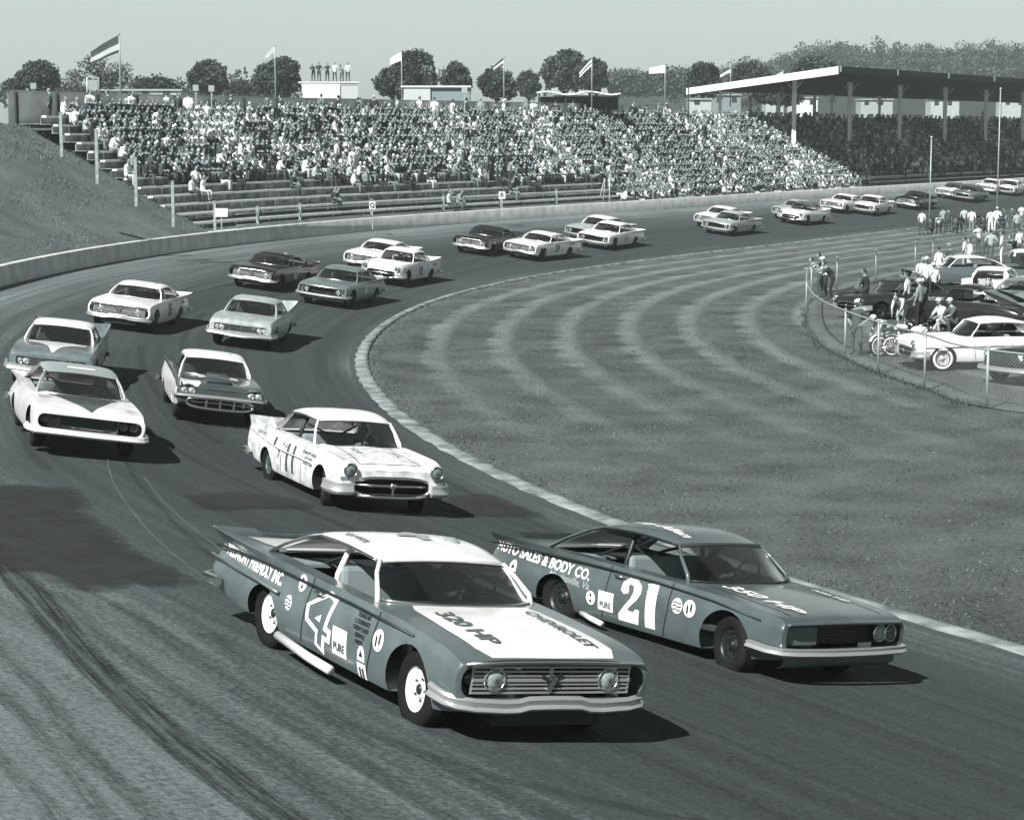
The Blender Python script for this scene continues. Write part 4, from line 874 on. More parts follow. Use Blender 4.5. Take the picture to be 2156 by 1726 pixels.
SILVER = paint('grey', .19); WHITE = paint('white', .80, .35); DGREY = paint('dark_grey', .15); DWHITE = mat('paint_scuffed_white', .66, .5, 0, .2, var=.28, vscale=6); BLK = paint('black', .02)
DEC_W = mat('white_lettering', .82, .5); DEC_B = mat('black_lettering', .03, .5); DEC_G = mat('grey_lettering', .16, .5); DEC_M = mat('grey_panel_paint', .12, .35, coat=.4)
GRP = 'stock cars racing through the turn'
def bvh_of(o):
    return surf_bvh(o.data)
def round_badge(cx, cy, r, kind):
    """disc polygons, dark polygons"""
    d = [circ(cx, cy, r)]; k = []
    if kind == 'N':   # disc with a slashed letter
        k = [[(cx-.45*r, cy-.6*r), (cx-.15*r, cy-.6*r), (cx-.15*r, cy+.2*r), (cx-.45*r, cy+.5*r)], [(cx+.15*r, cy-.2*r), (cx+.45*r, cy-.5*r), (cx+.45*r, cy+.6*r), (cx+.15*r, cy+.6*r)]]
    elif kind == 'eyes': k = [circ(cx, cy+.42*r, .24*r, 10), circ(cx, cy-.42*r, .24*r, 10)]
    elif kind == 'wave': k = [[(cx-.8*r, cy+q*r), (cx-.3*r, cy+(q+.12)*r), (cx+.3*r, cy+(q-.05)*r), (cx+.8*r, cy+(q+.08)*r), (cx+.8*r, cy+(q-.08)*r), (cx+.3*r, cy+(q-.2)*r), (cx-.3*r, cy+(q-.03)*r), (cx-.8*r, cy+(q-.15)*r)] for q in (.45, 0, -.45)]
    return d, k
def put_polys(bv, polys, side, name, m, parent, off=.005, grid=.08, **kw):
    return decal(flat_poly(polys), bv, side, name, m, parent, off, grid)
def put_text(bv, s, x, y, size, side, name, m, parent, rot=0, bold=.012, shear=0, sx=1, off=.007, space=1.0):
    return decal(place_flat(text_flat(s, size, bold, shear, sx, space), x, y, rot, side), bv, side, name, m, parent, off, .07)
def ellip_logo(bv, root, x, y, side='R'):  # domed badge on a block foot, used low on the flanks
    put_polys(bv, [[(x-.075, y-.02), (x+.075, y-.02), (x+.07, y+.06), (x+.04, y+.11), (x, y+.125), (x-.04, y+.11), (x-.07, y+.06)], [(x-.09, y-.22), (x+.09, y-.22), (x+.085, y-.04), (x-.085, y-.04)]], side, 'sponsor_badge', DEC_W, root)
    put_polys(bv, [[(x-.04, y+.02), (x+.04, y+.02), (x, y+.08)], [(x-.045, y-.17), (x-.01, y-.17), (x-.01, y-.08), (x-.045, y-.08)], [(x+.01, y-.17), (x+.045, y-.17), (x+.045, y-.08), (x+.01, y-.08)]], side, 'sponsor_badge_mark', DEC_B, root, .009)
def seam(bv, root, pts, side='R', w=.008):
    P = []
    for (a, b), (c, d) in zip(pts, pts[1:]):
        l = math.hypot(c-a, d-b); nx, ny = -(d-b)/l*w, (c-a)/l*w
        P.append([(a-nx, b-ny), (c-nx, d-ny), (c+nx, d+ny), (a+nx, b+ny)])
    return put_polys(bv, P, side, 'door_seam', mat('seam_dark', .012, .8), root, .004)  # panel joints drawn as thin dark strips

# --- number 4: grey with white roof, hood and deck
def car_four():
    root, b = make_car('race_car', 'chevy', SILVER, WHITE, 'white', steer=R(-3), trim=CHROME)
    bv = bvh_of(b)
    hood = [(2.36,-.62),(2.375,0),(2.36,.62),(2.2,.70),(1.7,.70),(1.0,.66),(.84,.60),(.92,.3),(.95,0),(.92,-.3),(.84,-.60),(1.0,-.66),(1.7,-.70),(2.2,-.70)]
    put_polys(bv, [hood], 'T', 'hood', WHITE, root, .006, .10)
    put_polys(bv, [[(-1.86,-.60),(-1.86,.60),(-2.3,.66),(-2.86,.62),(-2.9,0),(-2.86,-.62),(-2.3,-.66)]], 'T', 'trunk_lid', WHITE, root, .006, .1)
    put_text(bv, '320 HP', 1.62, -.47, .24, 'T', 'hood_lettering', DEC_G, root, rot=0, bold=.006, sx=1.35, off=.016)
    put_text(bv, 'CHEVROLET', 1.62, .50, .17, 'T', 'hood_lettering', DEC_G, root, rot=0, bold=.005, sx=1.2, off=.016)
    x0, y0, s_ = -.55, .30, .62           # outlined racing number
    out = [(.62,1.0),(.90,.93),(.74,.46),(.88,.42),(.84,.20),(.68,.22),(.62,-.02),(.34,.08),(.38,.28),(.03,.40),(.0,.66)]
    inn = [(.60,.90),(.78,.86),(.62,.38),(.77,.35),(.75,.28),(.60,.30),(.55,.07),(.42,.12),(.46,.34),(.12,.46),(.10,.65)]
    n = len(out); f = lambda p: (x0 + .06 + p[0]*.66, y0 - .02 + p[1]*.60)
    put_polys(bv, [[f(out[i]), f(out[(i+1) % n]), f(inn[(i+1) % n]), f(inn[i])] for i in range(n)], 'R', 'door_number', DEC_W, root)
    put_polys(bv, [[f((.33,.50)), f((.50,.47)), f((.52,.60))]], 'R', 'door_number', DEC_W, root)
    put_text(bv, 'PIEDMONT FRIENDLY INC.', -1.92, .775, .165, 'R', 'sponsor_lettering', DEC_W, root, rot=R(-1), bold=.006, sx=.80)
    for x, y, r, k in ((-.70,.83,.085,'eyes'), (1.02,.66,.10,'N'), (-.88,.60,.075,'wave')):
        d, kk = round_badge(x, y, r, k); put_polys(bv, d, 'R', 'sponsor_badge', DEC_W, root); put_polys(bv, kk, 'R', 'sponsor_badge_mark', DEC_B, root, .009)
    put_polys(bv, [[(.12,.34),(.42,.34),(.42,.60),(.12,.60)]], 'R', 'sponsor_sign', DEC_W, root)
    put_text(bv, 'PURE', .27, .42, .105, 'R', 'sponsor_sign_lettering', DEC_G, root, bold=.003, sx=.95, off=.011)
    ellip_logo(bv, root, .72, .42)
    for k, w_ in enumerate(('TUNED BY', 'L CLEMENTS', 'CREW CHIEF', 'SERVICE', 'PARTS')):
        put_text(bv, w_, .66, .80 - k*.06, .055, 'R', 'door_lettering', DEC_B, root, bold=.002, sx=.95)
    rb = bvh_of([c for c in root.children if c.name.startswith('roof')][0])
    put_text(rb, 'REX WHITE', -.38, -.615, .085, 'T', 'roof_lettering', DEC_G, root, bold=.003, sx=1.0, off=.01)
    put_text(rb, '4', -.45, .02, .66, 'T', 'roof_number', mat('pale_grey_number', .4, .5), root, rot=R(90), bold=.02, off=.01)
    seam(bv, root, [(.92,.90),(.90,.55),(.80,.27)]); seam(bv, root, [(-.48,.93),(-.52,.55),(-.60,.28)])
    for z, x0_, x1_ in ((.70, -2.9, -1.1),): MB().tube([(x0_, -.985, z), (-2.2, -1.02, z-.01), (-1.6, -1.035, z-.02), (x1_, -1.03, z-.05)], .018, 8).build('side_moulding', SILVER, root)
    MB().tube([(-2.9,-.93,.80),(-2.3,-.955,.835),(-1.5,-.975,.86),(-.6,-.985,.86),(.4,-.985,.86),(1.6,-.97,.83)], .012, 6).build('side_moulding', DARKST, root)
    MB().tube([(-1.05,-1.0,.235),(-.2,-1.06,.215),(.25,-1.05,.20)], .045, 10).build('exhaust_pipe', mat('pipe_metal', .6, .35), root)
    return root, b
def handles(root, xs=(-.30,), y=1.0, z=.80):
    for x in xs:
        for s_ in (-1, 1): m = MB(); m.tube([(x, s_*(y-.02), z), (x+.02, s_*(y+.025), z+.005), (x+.15, s_*(y+.025), z+.005), (x+.17, s_*(y-.02), z)], .011, 6); m.build('door_handle', CHROME, root)
A, Ab = car_four(); handles(A, (-.34,), 1.0, .82)
tag(A, 'grey stock car number 4 with white hood, roof and trunk, leading the pack', 'race car', GRP)
seat_on_track(A, *CARS['A']); driver(A, 'chevy', 'driver hunched at the wheel of the grey and white number 4 car', .10)

def car_twentyone():
    root, b = make_car('race_car', 'ford', DGREY, DGREY, 'dark', steer=R(-14), taped=True, barm=DARKST, trim=DARKST)
    bv = bvh_of(b)
    two = [(.02,.70),(.04,.88),(.16,1.0),(.34,1.0),(.46,.88),(.47,.72),(.40,.56),(.26,.38),(.20,.28),(.34,.26),(.38,.34),(.47,.34),(.45,.0),(.0,.0),(.0,.14),(.12,.34),(.26,.56),(.31,.72),(.29,.84),(.22,.88),(.17,.82),(.20,.74),(.19,.66),(.10,.62)]
    one = [(.60,.0),(.82,.0),(.82,1.0),(.64,1.0),(.56,.96),(.60,.94)]
    f = lambda p: (-.26 + p[0]*.80, .31 + p[1]*.52)
    put_polys(bv, [[f(p) for p in two], [f(p) for p in one]], 'R', 'door_number', DEC_W, root)
    put_text(bv, 'AUTO SALES & BODY CO.', -1.86, .765, .175, 'R', 'sponsor_lettering', DEC_W, root, rot=R(-2), bold=.005, sx=1.0)
    put_text(bv, 'Martinsville, Va.', -1.22, .62, .13, 'R', 'sponsor_lettering', mat('faint_lettering', .42, .5), root, rot=R(-2), bold=.002, shear=.3, sx=1.0)
    for x, y, r, k in ((-.78,.48,.085,'eyes'), (.76,.66,.09,'wave'), (.97,.665,.10,'N')):
        d, kk = round_badge(x, y, r, k); put_polys(bv, d, 'R', 'sponsor_badge', DEC_W, root); put_polys(bv, kk, 'R', 'sponsor_badge_mark', DEC_B, root, .009)
    put_polys(bv, [[(-.64,.37),(-.36,.37),(-.36,.60),(-.64,.60)]], 'R', 'sponsor_sign', DEC_W, root)
    put_text(bv, 'PURE', -.50, .44, .10, 'R', 'sponsor_sign_lettering', DEC_G, root, bold=.003, sx=.9, off=.011)
    ellip_logo(bv, root, -2.38, .56)
    put_text(bv, '350 HP', 1.60, -.54, .26, 'T', 'hood_lettering', DEC_W, root, bold=.006, shear=.35, sx=1.5, off=.014)
    put_text(bv, '350 HP', 1.55, .66, .12, 'T', 'hood_lettering', DEC_W, root, bold=.004, sx=1.6, off=.014)
    rb = bvh_of([c for c in root.children if c.name.startswith('roof')][0])
    put_text(rb, 'Jimmy Allen', -.42, -.42, .22, 'T', 'roof_lettering', DEC_W, root, bold=.006, shear=.35, sx=1.15, off=.01)
    put_polys(bv, [[(-2.1,.05),(-2.0,.55),(-2.12,.50),(-2.18,.05)], [(-2.02,.1),(-1.95,.6),(-2.0,.6),(-2.06,.1)]], 'T', 'trunk_lettering', DEC_W, root)
    seam(bv, root, [(.62,.90),(.60,.55),(.52,.26)]); seam(bv, root, [(-.50,.92),(-.52,.55),(-.58,.28)]); seam(bv, root, [(.95,.70),(1.6,.72),(2.3,.72)], 'T'); seam(bv, root, [(.95,-.72),(1.6,-.74),(2.3,-.74)], 'T')
    MB().tube([(-2.95,-.94,.83),(-2.3,-.965,.855),(-1.5,-.99,.87),(-.6,-.995,.875),(.4,-.995,.86),(1.3,-1.0,.82),(2.1,-1.0,.74)], .012, 6).build('side_moulding', DARKST, root)
    MB().tube([(-1.0,-.95,.25),(-.7,-1.05,.24),(-.45,-1.08,.22)], .035, 8).build('exhaust_pipe', mat('pipe_metal', .6, .35), root)
    return root, b
B, Bb = car_twentyone(); handles(B, (-.40,), 1.005, .82)
tag(B, 'dark grey stock car number 21 on the inside line beside the infield grass', 'race car', GRP)
seat_on_track(B, *CARS['B']); driver(B, 'ford', 'driver in a dark helmet inside the dark grey number 21 car', .05)

def car_eleven():
    root, b = make_car('race_car', 'fifty', DWHITE, WHITE, 'steel', steer=R(-16), barm=DARKST)
    bv = bvh_of(b)
    put_text(bv, '11', -.10, .60, .66, 'R', 'door_number', mat('faded_number', .12, .6), root, bold=.02, sx=1.0)
    put_text(bv, '8', -1.05, .80, .22, 'R', 'flank_number', DEC_B, root, bold=.008); put_text(bv, '7', -.72, .62, .2, 'R', 'flank_number', DEC_B, root, bold=.004)
    for k, w_ in enumerate(('COMMUNITY GARAGE', 'AUTO PARTS', 'RACING TEAM')): put_text(bv, w_, .86, .84 - k*.085, .07, 'R', 'sponsor_lettering', DEC_G, root, bold=.002)
    put_text(bv, '312 HP', 1.30, -.30, .15, 'T', 'hood_lettering', DEC_G, root, bold=.002, off=.012); put_text(bv, 'SPECIAL', 1.5, .35, .12, 'T', 'hood_lettering', DEC_G, root, bold=.002, off=.012)
    put_text(bv, 'BODY SHOP', -1.9, .86, .09, 'R', 'sponsor_lettering', DEC_G, root, bold=.001)
    seam(bv, root, [(.80,-.50),(1.4,-.48),(1.85,-.50),(2.2,-.55)], 'T'); seam(bv, root, [(.80,.50),(1.4,.48),(1.85,.50),(2.2,.55)], 'T'); seam(bv, root, [(2.2,-.55),(2.24,0),(2.2,.55)], 'T')
    seam(bv, root, [(.55,.95),(.52,.55),(.46,.28)]); seam(bv, root, [(-.55,.97),(-.58,.55),(-.62,.28)])
    MB().tube([(-2.7,-.93,.86),(-1.8,-.99,.80),(-1.0,-1.01,.74),(-.4,-1.015,.72),(1.0,-1.015,.72)], .008, 6).build('side_moulding', DWHITE, root)
    return root, b
Cc_, Cb = car_eleven(); handles(Cc_, (-.48,), .985, .84)
tag(Cc_, 'scuffed white stock car number 11 with a wide chrome mouth and hooded headlights', 'race car', GRP)
seat_on_track(Cc_, *CARS['C']); driver(Cc_, 'fifty', 'driver in a pale helmet inside the scuffed white number 11 car', .3)

def car_v():
    root, b = make_car('race_car', 'fordv', WHITE, mat('paint_light_grey', .40, .35, coat=.5), 'dark', taped='dark')
    bv = bvh_of(b)
    put_polys(bv, [[(.86,-.66),(.86,.66),(.98,.62),(1.2,.50),(1.6,.34),(2.0,.15),(2.38,.005),(2.38,-.005),(2.0,-.15),(1.6,-.34),(1.2,-.50),(.98,-.62)]], 'T', 'hood_panel', DEC_M, root, .007)
    for k in range(3):
        put_text(bv, ('SALES', 'SERVICE', 'GARAGE')[k], 1.42 - k*.13, -.72, .07, 'T', 'hood_lettering', DEC_G, root, rot=R(90), bold=.001, off=.012); put_text(bv, ('AUTO', 'PARTS', 'CO')[k], 2.0 - k*.12, .76, .06, 'T', 'hood_lettering', DEC_G, root, rot=R(90), bold=.001, off=.012)
    rb = bvh_of([c for c in root.children if c.name.startswith('roof')][0])
    put_polys(rb, [[(.15,-.25),(.15,.28),(.02,.28),(.02,-.25)]], 'T', 'roof_panel', WHITE, root, .008)
    MB().tube([(2.0,-.98,.42),(2.36,-.9,.40),(2.45,0,.39),(2.36,.9,.40),(2.0,.98,.42)], .05, 8).build('lower_lip', WHITE, root)
    return root, b
E_, Eb = car_v()
tag(E_, 'white stock car with a grey V painted on its hood and a wide dark grille', 'race car', GRP)
seat_on_track(E_, *CARS['E']); driver(E_, 'ford', 'driver in white inside the car with the grey V on its hood', .6)

def car_t():
    root, b = make_car('race_car', 'tbird', mat('paint_two_tone_grey', .10, .3, coat=.6, var=.15), WHITE, 'steel', barm=DARKST)
    bv = bvh_of(b)
    put_polys(bv, [[(2.34,-.90),(2.30,-.50),(2.0,-.42),(1.75,-.44),(1.7,-.86)]], 'T', 'fender_panel', WHITE, root, .007)
    put_polys(bv, [[(1.35,-.42),(.95,-.46),(.98,-.30),(1.30,-.24)], [(1.35,.26),(1.0,.28),(1.0,.46),(1.32,.46)]], 'T', 'hood_panel', WHITE, root, .01)
    put_polys(bv, [[(-2.7,.30),(2.2,.30),(2.3,.74),(1.5,.82),(-2.6,.88)]], 'R', 'side_panel', WHITE, root, .006)
    return root, b
T_, Tb = car_t()
tag(T_, 'two tone stock car with white roof, hood scoop and oval chrome bumper grille', 'race car', GRP)
seat_on_track(T_, *CARS['T']); driver(T_, 'tbird', 'driver inside the two tone car with the oval bumper grille', .1)

def car_g():
    root, b = make_car('race_car', 'plym', mat('paint_mid_grey', .22, .35, coat=.4, var=.15), WHITE, 'dark')
    bv = bvh_of(b)
    put_polys(bv, [[(.90,-.70),(.96,0),(.90,.70),(1.15,.66),(1.35,.38),(1.7,.17),(2.3,.03),(2.3,-.03),(1.7,-.17),(1.35,-.38),(1.15,-.66)]], 'T', 'hood_panel', WHITE, root, .007)
    return root, b
G_, Gb = car_g()
tag(G_, 'grey finned stock car with white hood peak and white roof, partly hidden behind another car', 'race car', GRP)
seat_on_track(G_, *CARS['G']); driver(G_, 'plym', 'driver inside the grey finned car with the white hood peak', .2)

LGREY = mat('paint_pale_grey', .42, .4, coat=.4, var=.18, vscale=4)
def lettered(style, paint_, roof_, num, ncol, side='L', wheels='dark', extra=(), **kw):
    root, b = make_car('race_car', style, paint_, roof_, wheels, **kw); bv = bvh_of(b)
    if num: put_text(bv, num, .0, .60, .52, side, 'door_number', ncol, root, bold=.02)
    for s_, x, y, sz, m in extra: put_text(bv, s_, x, y, sz, side, 'sponsor_lettering', m, root, bold=.003)
    return root, b
F_, _ = lettered('plym', LGREY, LGREY, None, None)
seat_on_track(F_, *CARS['F']); tag(F_, 'pale grey stock car with tall tail fins and a light grille, on the inside line', 'race car', GRP); driver(F_, 'plym', 'driver inside the pale grey car with tall tail fins', .4)
H_, _ = lettered('chevy', WHITE, WHITE, '15', DEC_B, extra=(('RACING', -1.9, .74, .12, DEC_B),), taped=True)
seat_on_track(H_, *CARS['H']); tag(H_, 'white stock car near the outer wall, ahead of the dark number 67', 'race car', GRP); driver(H_, 'chevy', 'driver inside the white car near the outer wall', .1)
I_, Ib = lettered('chevy', BLK, BLK, '67', DEC_W, extra=(('SALES CO', -1.9, .76, .12, DEC_W),))
put_polys(bvh_of(Ib), [[(-1.86,-.62),(-1.86,.62),(-2.85,.66),(-2.85,-.66)]], 'T', 'trunk_lid', WHITE, I_, .007)
seat_on_track(I_, *CARS['I']); tag(I_, 'black stock car number 67 with a white trunk lid', 'race car', GRP); driver(I_, 'chevy', 'driver inside the black number 67 car', .1)
J_, _ = lettered('ford', mat('paint_light_metal', .24, .35, coat=.5, var=.1), None, '4', DEC_W)
seat_on_track(J_, *CARS['J']); tag(J_, 'light grey stock car with a full width dark grille, inside the white pair', 'race car', GRP); driver(J_, 'ford', 'driver inside the light grey car beside the white pair', .1)
K_, _ = lettered('fifty', DWHITE, WHITE, '18', mat('faded_number', .12, .6), extra=(('MOTORS', -1.9, .8, .14, DEC_G),))
seat_on_track(K_, *CARS['K']); tag(K_, 'white stock car on the inside of a side by side white pair', 'race car', GRP); driver(K_, 'fifty', 'driver in the nearer car of the side by side white pair', .1)
P_, _ = lettered('ford', WHITE, WHITE, '11', DEC_B)
seat_on_track(P_, *CARS['P']); tag(P_, 'white stock car with a dark two digit door number, beside another white car', 'race car', GRP); driver(P_, 'ford', 'driver in the white car with the dark door number, far turn', .1)
N_, _ = lettered('chevy', WHITE, WHITE, '59', DEC_G, extra=(('SPEED SHOP', -1.8, .76, .12, DEC_G),))
seat_on_track(N_, *CARS['N']); tag(N_, 'white stock car close beside a black car in the far turn', 'race car', GRP); driver(N_, 'chevy', 'driver in the white car close beside the black one', .1)
def tinted(src, key, paint_, roof_, label, drop=('door_number', 'sponsor_lettering')):
    c = src.copy(); col.objects.link(c)
    for ch in src.children:
        if ch.name.split('.')[0] in ('door_number', 'sponsor_lettering', 'trunk_lid') and drop: continue
        q = ch.copy(); col.objects.link(q); q.parent = c
        for g in ch.children: h = g.copy(); col.objects.link(h); h.parent = q
        nm = ch.name.split('.')[0]
        if nm in ('body', 'roof', 'windshield_pillar', 'rear_pillar') and q.data:
            q.material_slots[0].link = 'OBJECT'; q.material_slots[0].material = paint_ if nm == 'body' else roof_
    seat_on_track(c, *CARS[key]); tag(c, label, 'race car', GRP); return c
tinted(N_, 'L', WHITE, WHITE, 'white stock car on the outside of a side by side white pair')
tinted(I_, 'M', BLK, BLK, 'black stock car with a chrome bumper in the far turn, outside a white car')
tinted(P_, 'O', LGREY, WHITE, 'white stock car mostly hidden behind the one with dark door number')
tinted(H_, 'Qa', WHITE, WHITE, 'white nosed stock car on the outside of a pair entering the turn')
tinted(P_, 'Qb', LGREY, LGREY, 'dirty pale stock car on the inside of a pair entering the turn')
tinted(N_, 'R', LGREY, LGREY, 'pale stock car hidden but for its nose behind a white car')
tinted(K_, 'Q', WHITE, DGREY, 'white stock car with a dark roof coming off the far straight')
tinted(N_, 'Sa', WHITE, WHITE, 'white stock car with a long flat hood, on the far straight near the wall')
tinted(P_, 'Sb', WHITE, WHITE, 'white stock car beside and inside the long hooded white car')
tinted(I_, 'Sc', BLK, BLK, 'black stock car on the far straight before the thin light pole')
tinted(H_, 'Sd', WHITE, DGREY, 'white stock car on the far straight just past the thin light pole')
tinted(J_, 'Se', mat('paint_mid_grey', .22), DGREY, 'dark grey stock car on the far straight, inside the white one past the pole')
tinted(N_, 'Sf', WHITE, WHITE, 'white stock car near the wall at the very end of the line')
tinted(P_, 'Sg', WHITE, WHITE, 'last white stock car in the line, on the inside of the far straight')
# ------------------------------------------------------------------ bleachers, grandstand and everything behind the wall
def to_px(p):
    z = p.z - CAM_H; zc = p.y*math.cos(PITCH) - z*math.sin(PITCH); yc = p.y*math.sin(PITCH) + z*math.cos(PITCH)
    return PW/2 + FPX*p.x/zc, PH/2 - FPX*yc/zc
S0, DS, NR = 15.1, .64, 14; Z0, DZ = 1.75, .435
def row_s(k): return S0 + DS*k
def row_z(k): return Z0 + DZ*k
T_END = 640
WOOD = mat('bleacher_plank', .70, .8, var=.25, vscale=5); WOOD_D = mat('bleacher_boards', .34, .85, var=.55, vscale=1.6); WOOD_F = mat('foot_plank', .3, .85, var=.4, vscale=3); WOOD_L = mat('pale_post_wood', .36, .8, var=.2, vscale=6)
GALV = mat('galvanised_pipe', .42, .5, .3); SH_D = mat('dark_wood', .05, .8)
bl = empty('bleachers', tuple(TP(T_ST, S0, Z0))); BLM = Matrix.Translation(-bl.location)
tag(bl, 'long curved wooden bleachers behind the outer wall, lower rows nearly empty', 'bleachers')
def ribbon(ts_, prof, closed=True):
    mb = MB(); G = []
    for t in ts_:
        p = prof(t) if callable(prof) else prof
        row = [TP(t, s, z) - bl.location for s, z in p]
        if closed: row.append(row[0])
        G.append(row)
    mb.grid(G, smooth=False); n = len(G[0]) - 1
    if closed: mb.add(G[0][:-1], [tuple(range(n))]); mb.add(G[-1][:-1], [tuple(range(n))])
    return mb
TS = list(range(T_ST, 400, 3)) + list(range(400, T_END + 1, 8))
for k in range(NR):
    s, z = row_s(k), row_z(k)
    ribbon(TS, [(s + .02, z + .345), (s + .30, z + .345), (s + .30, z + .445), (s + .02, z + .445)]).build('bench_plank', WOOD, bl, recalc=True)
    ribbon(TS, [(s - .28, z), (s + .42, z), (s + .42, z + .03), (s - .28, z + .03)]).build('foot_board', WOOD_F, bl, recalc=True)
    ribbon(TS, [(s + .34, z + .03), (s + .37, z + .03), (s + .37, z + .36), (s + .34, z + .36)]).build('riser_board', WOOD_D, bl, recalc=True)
# plank brackets under each bench, one mesh for the light uprights of a row
for k in range(NR):
    mb = MB()
    for t in range(T_ST + 2, 420, 6):
        p = TP(t + (k % 3), row_s(k) + .16, row_z(k) + .21) - bl.location; mb.box(p, (.06, .06, .40))
    o = mb.build('bench_legs', WOOD, bl); tag(o, kind='stuff')
# small seat-row number plates on posts inside the seats
# back wall: pale boards with dark battens and a cap rail
SB = row_s(15) + .45; ZB = row_z(14) - .3
ribbon(TS, [(row_s(NR) - .2, row_z(NR) - .42), (SB + .4, row_z(NR) - .42), (SB + .4, row_z(NR) - .38), (row_s(NR) - .2, row_z(NR) - .38)]).build('walkway', WOOD_F, bl, recalc=True)
bw_ = empty('board_wall', tuple(TP(T_ST, SB, ZB))); tag(bw_, 'pale board wall with dark posts along the top of the bleachers', 'wall')
bl_loc = bl.location.copy(); bl.location = bl.location
def ribbon_at(org, ts_, prof):
    mb = MB(); G = [[TP(t, s, z) - org for s, z in prof] for t in ts_]; G = [r + [r[0]] for r in G]; mb.grid(G, smooth=False); n = len(G[0])-1
    mb.add(G[0][:-1], [tuple(range(n))]); mb.add(G[-1][:-1], [tuple(range(n))]); return mb
TB = list(range(T_ST - 1, 352, 3))
def zcap(t): return 9.02 + .0012*(t - T_ST)
G = [[TP(t, SB, ZB - .3) - bw_.location, TP(t, SB, zcap(t)) - bw_.location, TP(t, SB + .06, zcap(t)) - bw_.location, TP(t, SB + .06, ZB - .3) - bw_.location] for t in TB]
MB().grid(G, smooth=False).build('wall_boards', mat('pale_boards', .82, .8, var=.15, vscale=2), bw_, recalc=True)
G = [[TP(t, SB - .07, zcap(t) + .0) - bw_.location, TP(t, SB - .07, zcap(t) + .09) - bw_.location, TP(t, SB + .12, zcap(t) + .09) - bw_.location, TP(t, SB + .12, zcap(t)) - bw_.location] for t in TB]
MB().grid(G, smooth=False).build('cap_rail', mat('cap_white', .62, .7), bw_, recalc=True)
for t in range(T_ST, 350, 6):
    p = TP(t, SB - .10, 0) - bw_.location; h = zcap(t) - ZB + .3
    mb = MB(); mb.box((p.x, p.y, zcap(t) - bw_.location.z - h/2), (.10, .10, h)); mb.build('wall_post', SH_D, bw_)
# fence posts: stepped line up the left end, then along the front
def post(p, h, name, label, group, w=.13, m=None):
    o = empty(name, tuple(p)); mb = MB(); mb.box((0, 0, h/2 - .15), (w, w, h + .3)); mb.build('post', m or WOOD_L, o); mb = MB(); mb.prism([(-w*.62,-w*.62),(w*.62,-w*.62),(w*.62,w*.62),(-w*.62,w*.62)], h, h+.03); mb.build('post_cap', m or WOOD_L, o)
    tag(o, label, 'post', group); return o
ends = [(60, 265, 190, 7.45), (130, 316, 240, 6.6), (205, 372, 275, 5.55), (287, 420, 333, 4.35), (365, 463, 383, 3.3), (452, 507, 433, 2.3)]
nm_ = ('topmost', 'second from the top', 'third from the top', 'fourth from the top', 'fifth from the top', 'lowest')
EP = []
for (u, vb, vt, z), w_ in zip(ends, nm_):
    a = far(u, vb, 100); 
    # put the post on the end line of the stand: walk the depth until its height fits
    best = min((abs(far(u, vb, Y).z - z), Y) for Y in np.arange(88, 118, .25)); Y = best[1]
    p = far(u, vb, Y)
    if u > 440: t_ = min(range(T_ST, 340), key=lambda q: abs(to_px(TP(q, 14.35, 2.0))[0] - u)); p = TP(t_, 14.35, 2.0); Y = p.y
    h = (vb - vt) / FPX * Y; EP.append(p + Vector((0, 0, h*.85)))
    post(p, h, 'fence_post', 'pale square post, %s of the line climbing the grass bank' % w_, 'posts stepping up the end of the bleachers')
for n_, (u, vb, vt) in enumerate(((540, 510, 443), (627, 505, 465), (785, 495, 455), (930, 483, 443), (1055, 470, 432), (1170, 456, 422), (1375, 440, 410))):
    t_ = min(range(T_ST, 340), key=lambda q: abs(to_px(TP(q, 14.35, 2.0))[0] - u)); p = TP(t_, 14.35, s_wall(t_)*bank(t_) + .3)
    post(p, 1.35, 'fence_post', 'pale square post behind the outer wall, %s along the bleacher front' % ('first', 'second', 'third', 'fourth', 'fifth', 'sixth', 'seventh')[n_], 'posts along the front of the bleachers')
# front rails
fr = empty('rail_fence', tuple(TP(T_ST, 14.35, 2.4))); tag(fr, 'two rail pipe fence along the front of the bleachers', 'fence')
for dz_ in (.55, 1.1):
    MB().tube([TP(t, 14.35, s_wall(t)*bank(t) + .25 + dz_) - fr.location for t in range(T_ST + 4, 420, 3)], .03, 6).build('rail', WOOD_L, fr)
# white small sign boards on the rails
def signboard(p, w, h, label, txt=None, m=None):
    o = empty('sign_board', tuple(p)); a = math.atan2(-p.x, p.y)
    mb = MB(); mb.box((0, 0, h/2), (w, .04, h)); q = mb.build('board', m or mat('sign_white', .62, .6), o)
    MB().box((0, .05, -.4), (.06, .06, .9 + h)).build('sign_post', WOOD_L, o)
    if txt:
        me = text_flat(txt, h*.8, .01); me.transform(Matrix.Translation((0, -.028, h/2)) @ Matrix.Rotation(R(90), 4, 'X')); me.materials.append(DEC_B); link('lettering', me, o)
    o.rotation_euler = (0, 0, a); tag(o, label, 'sign'); return o
for u, v, t0, w, h, txt, lb in ((466, 449, 0, .62, .42, None, 'blank white board on the fence by the lowest stepped post'), (784, 433, 0, .34, .42, 'Q', 'small white section sign standing among the empty benches'), (1057, 411, 0, .40, .44, 'R', 'small white section sign beside the empty benches, further along')):
    Y = 100 if u < 500 else (112 if u < 900 else 124); signboard(far(u, v + 8, Y), w, h, lb, txt)

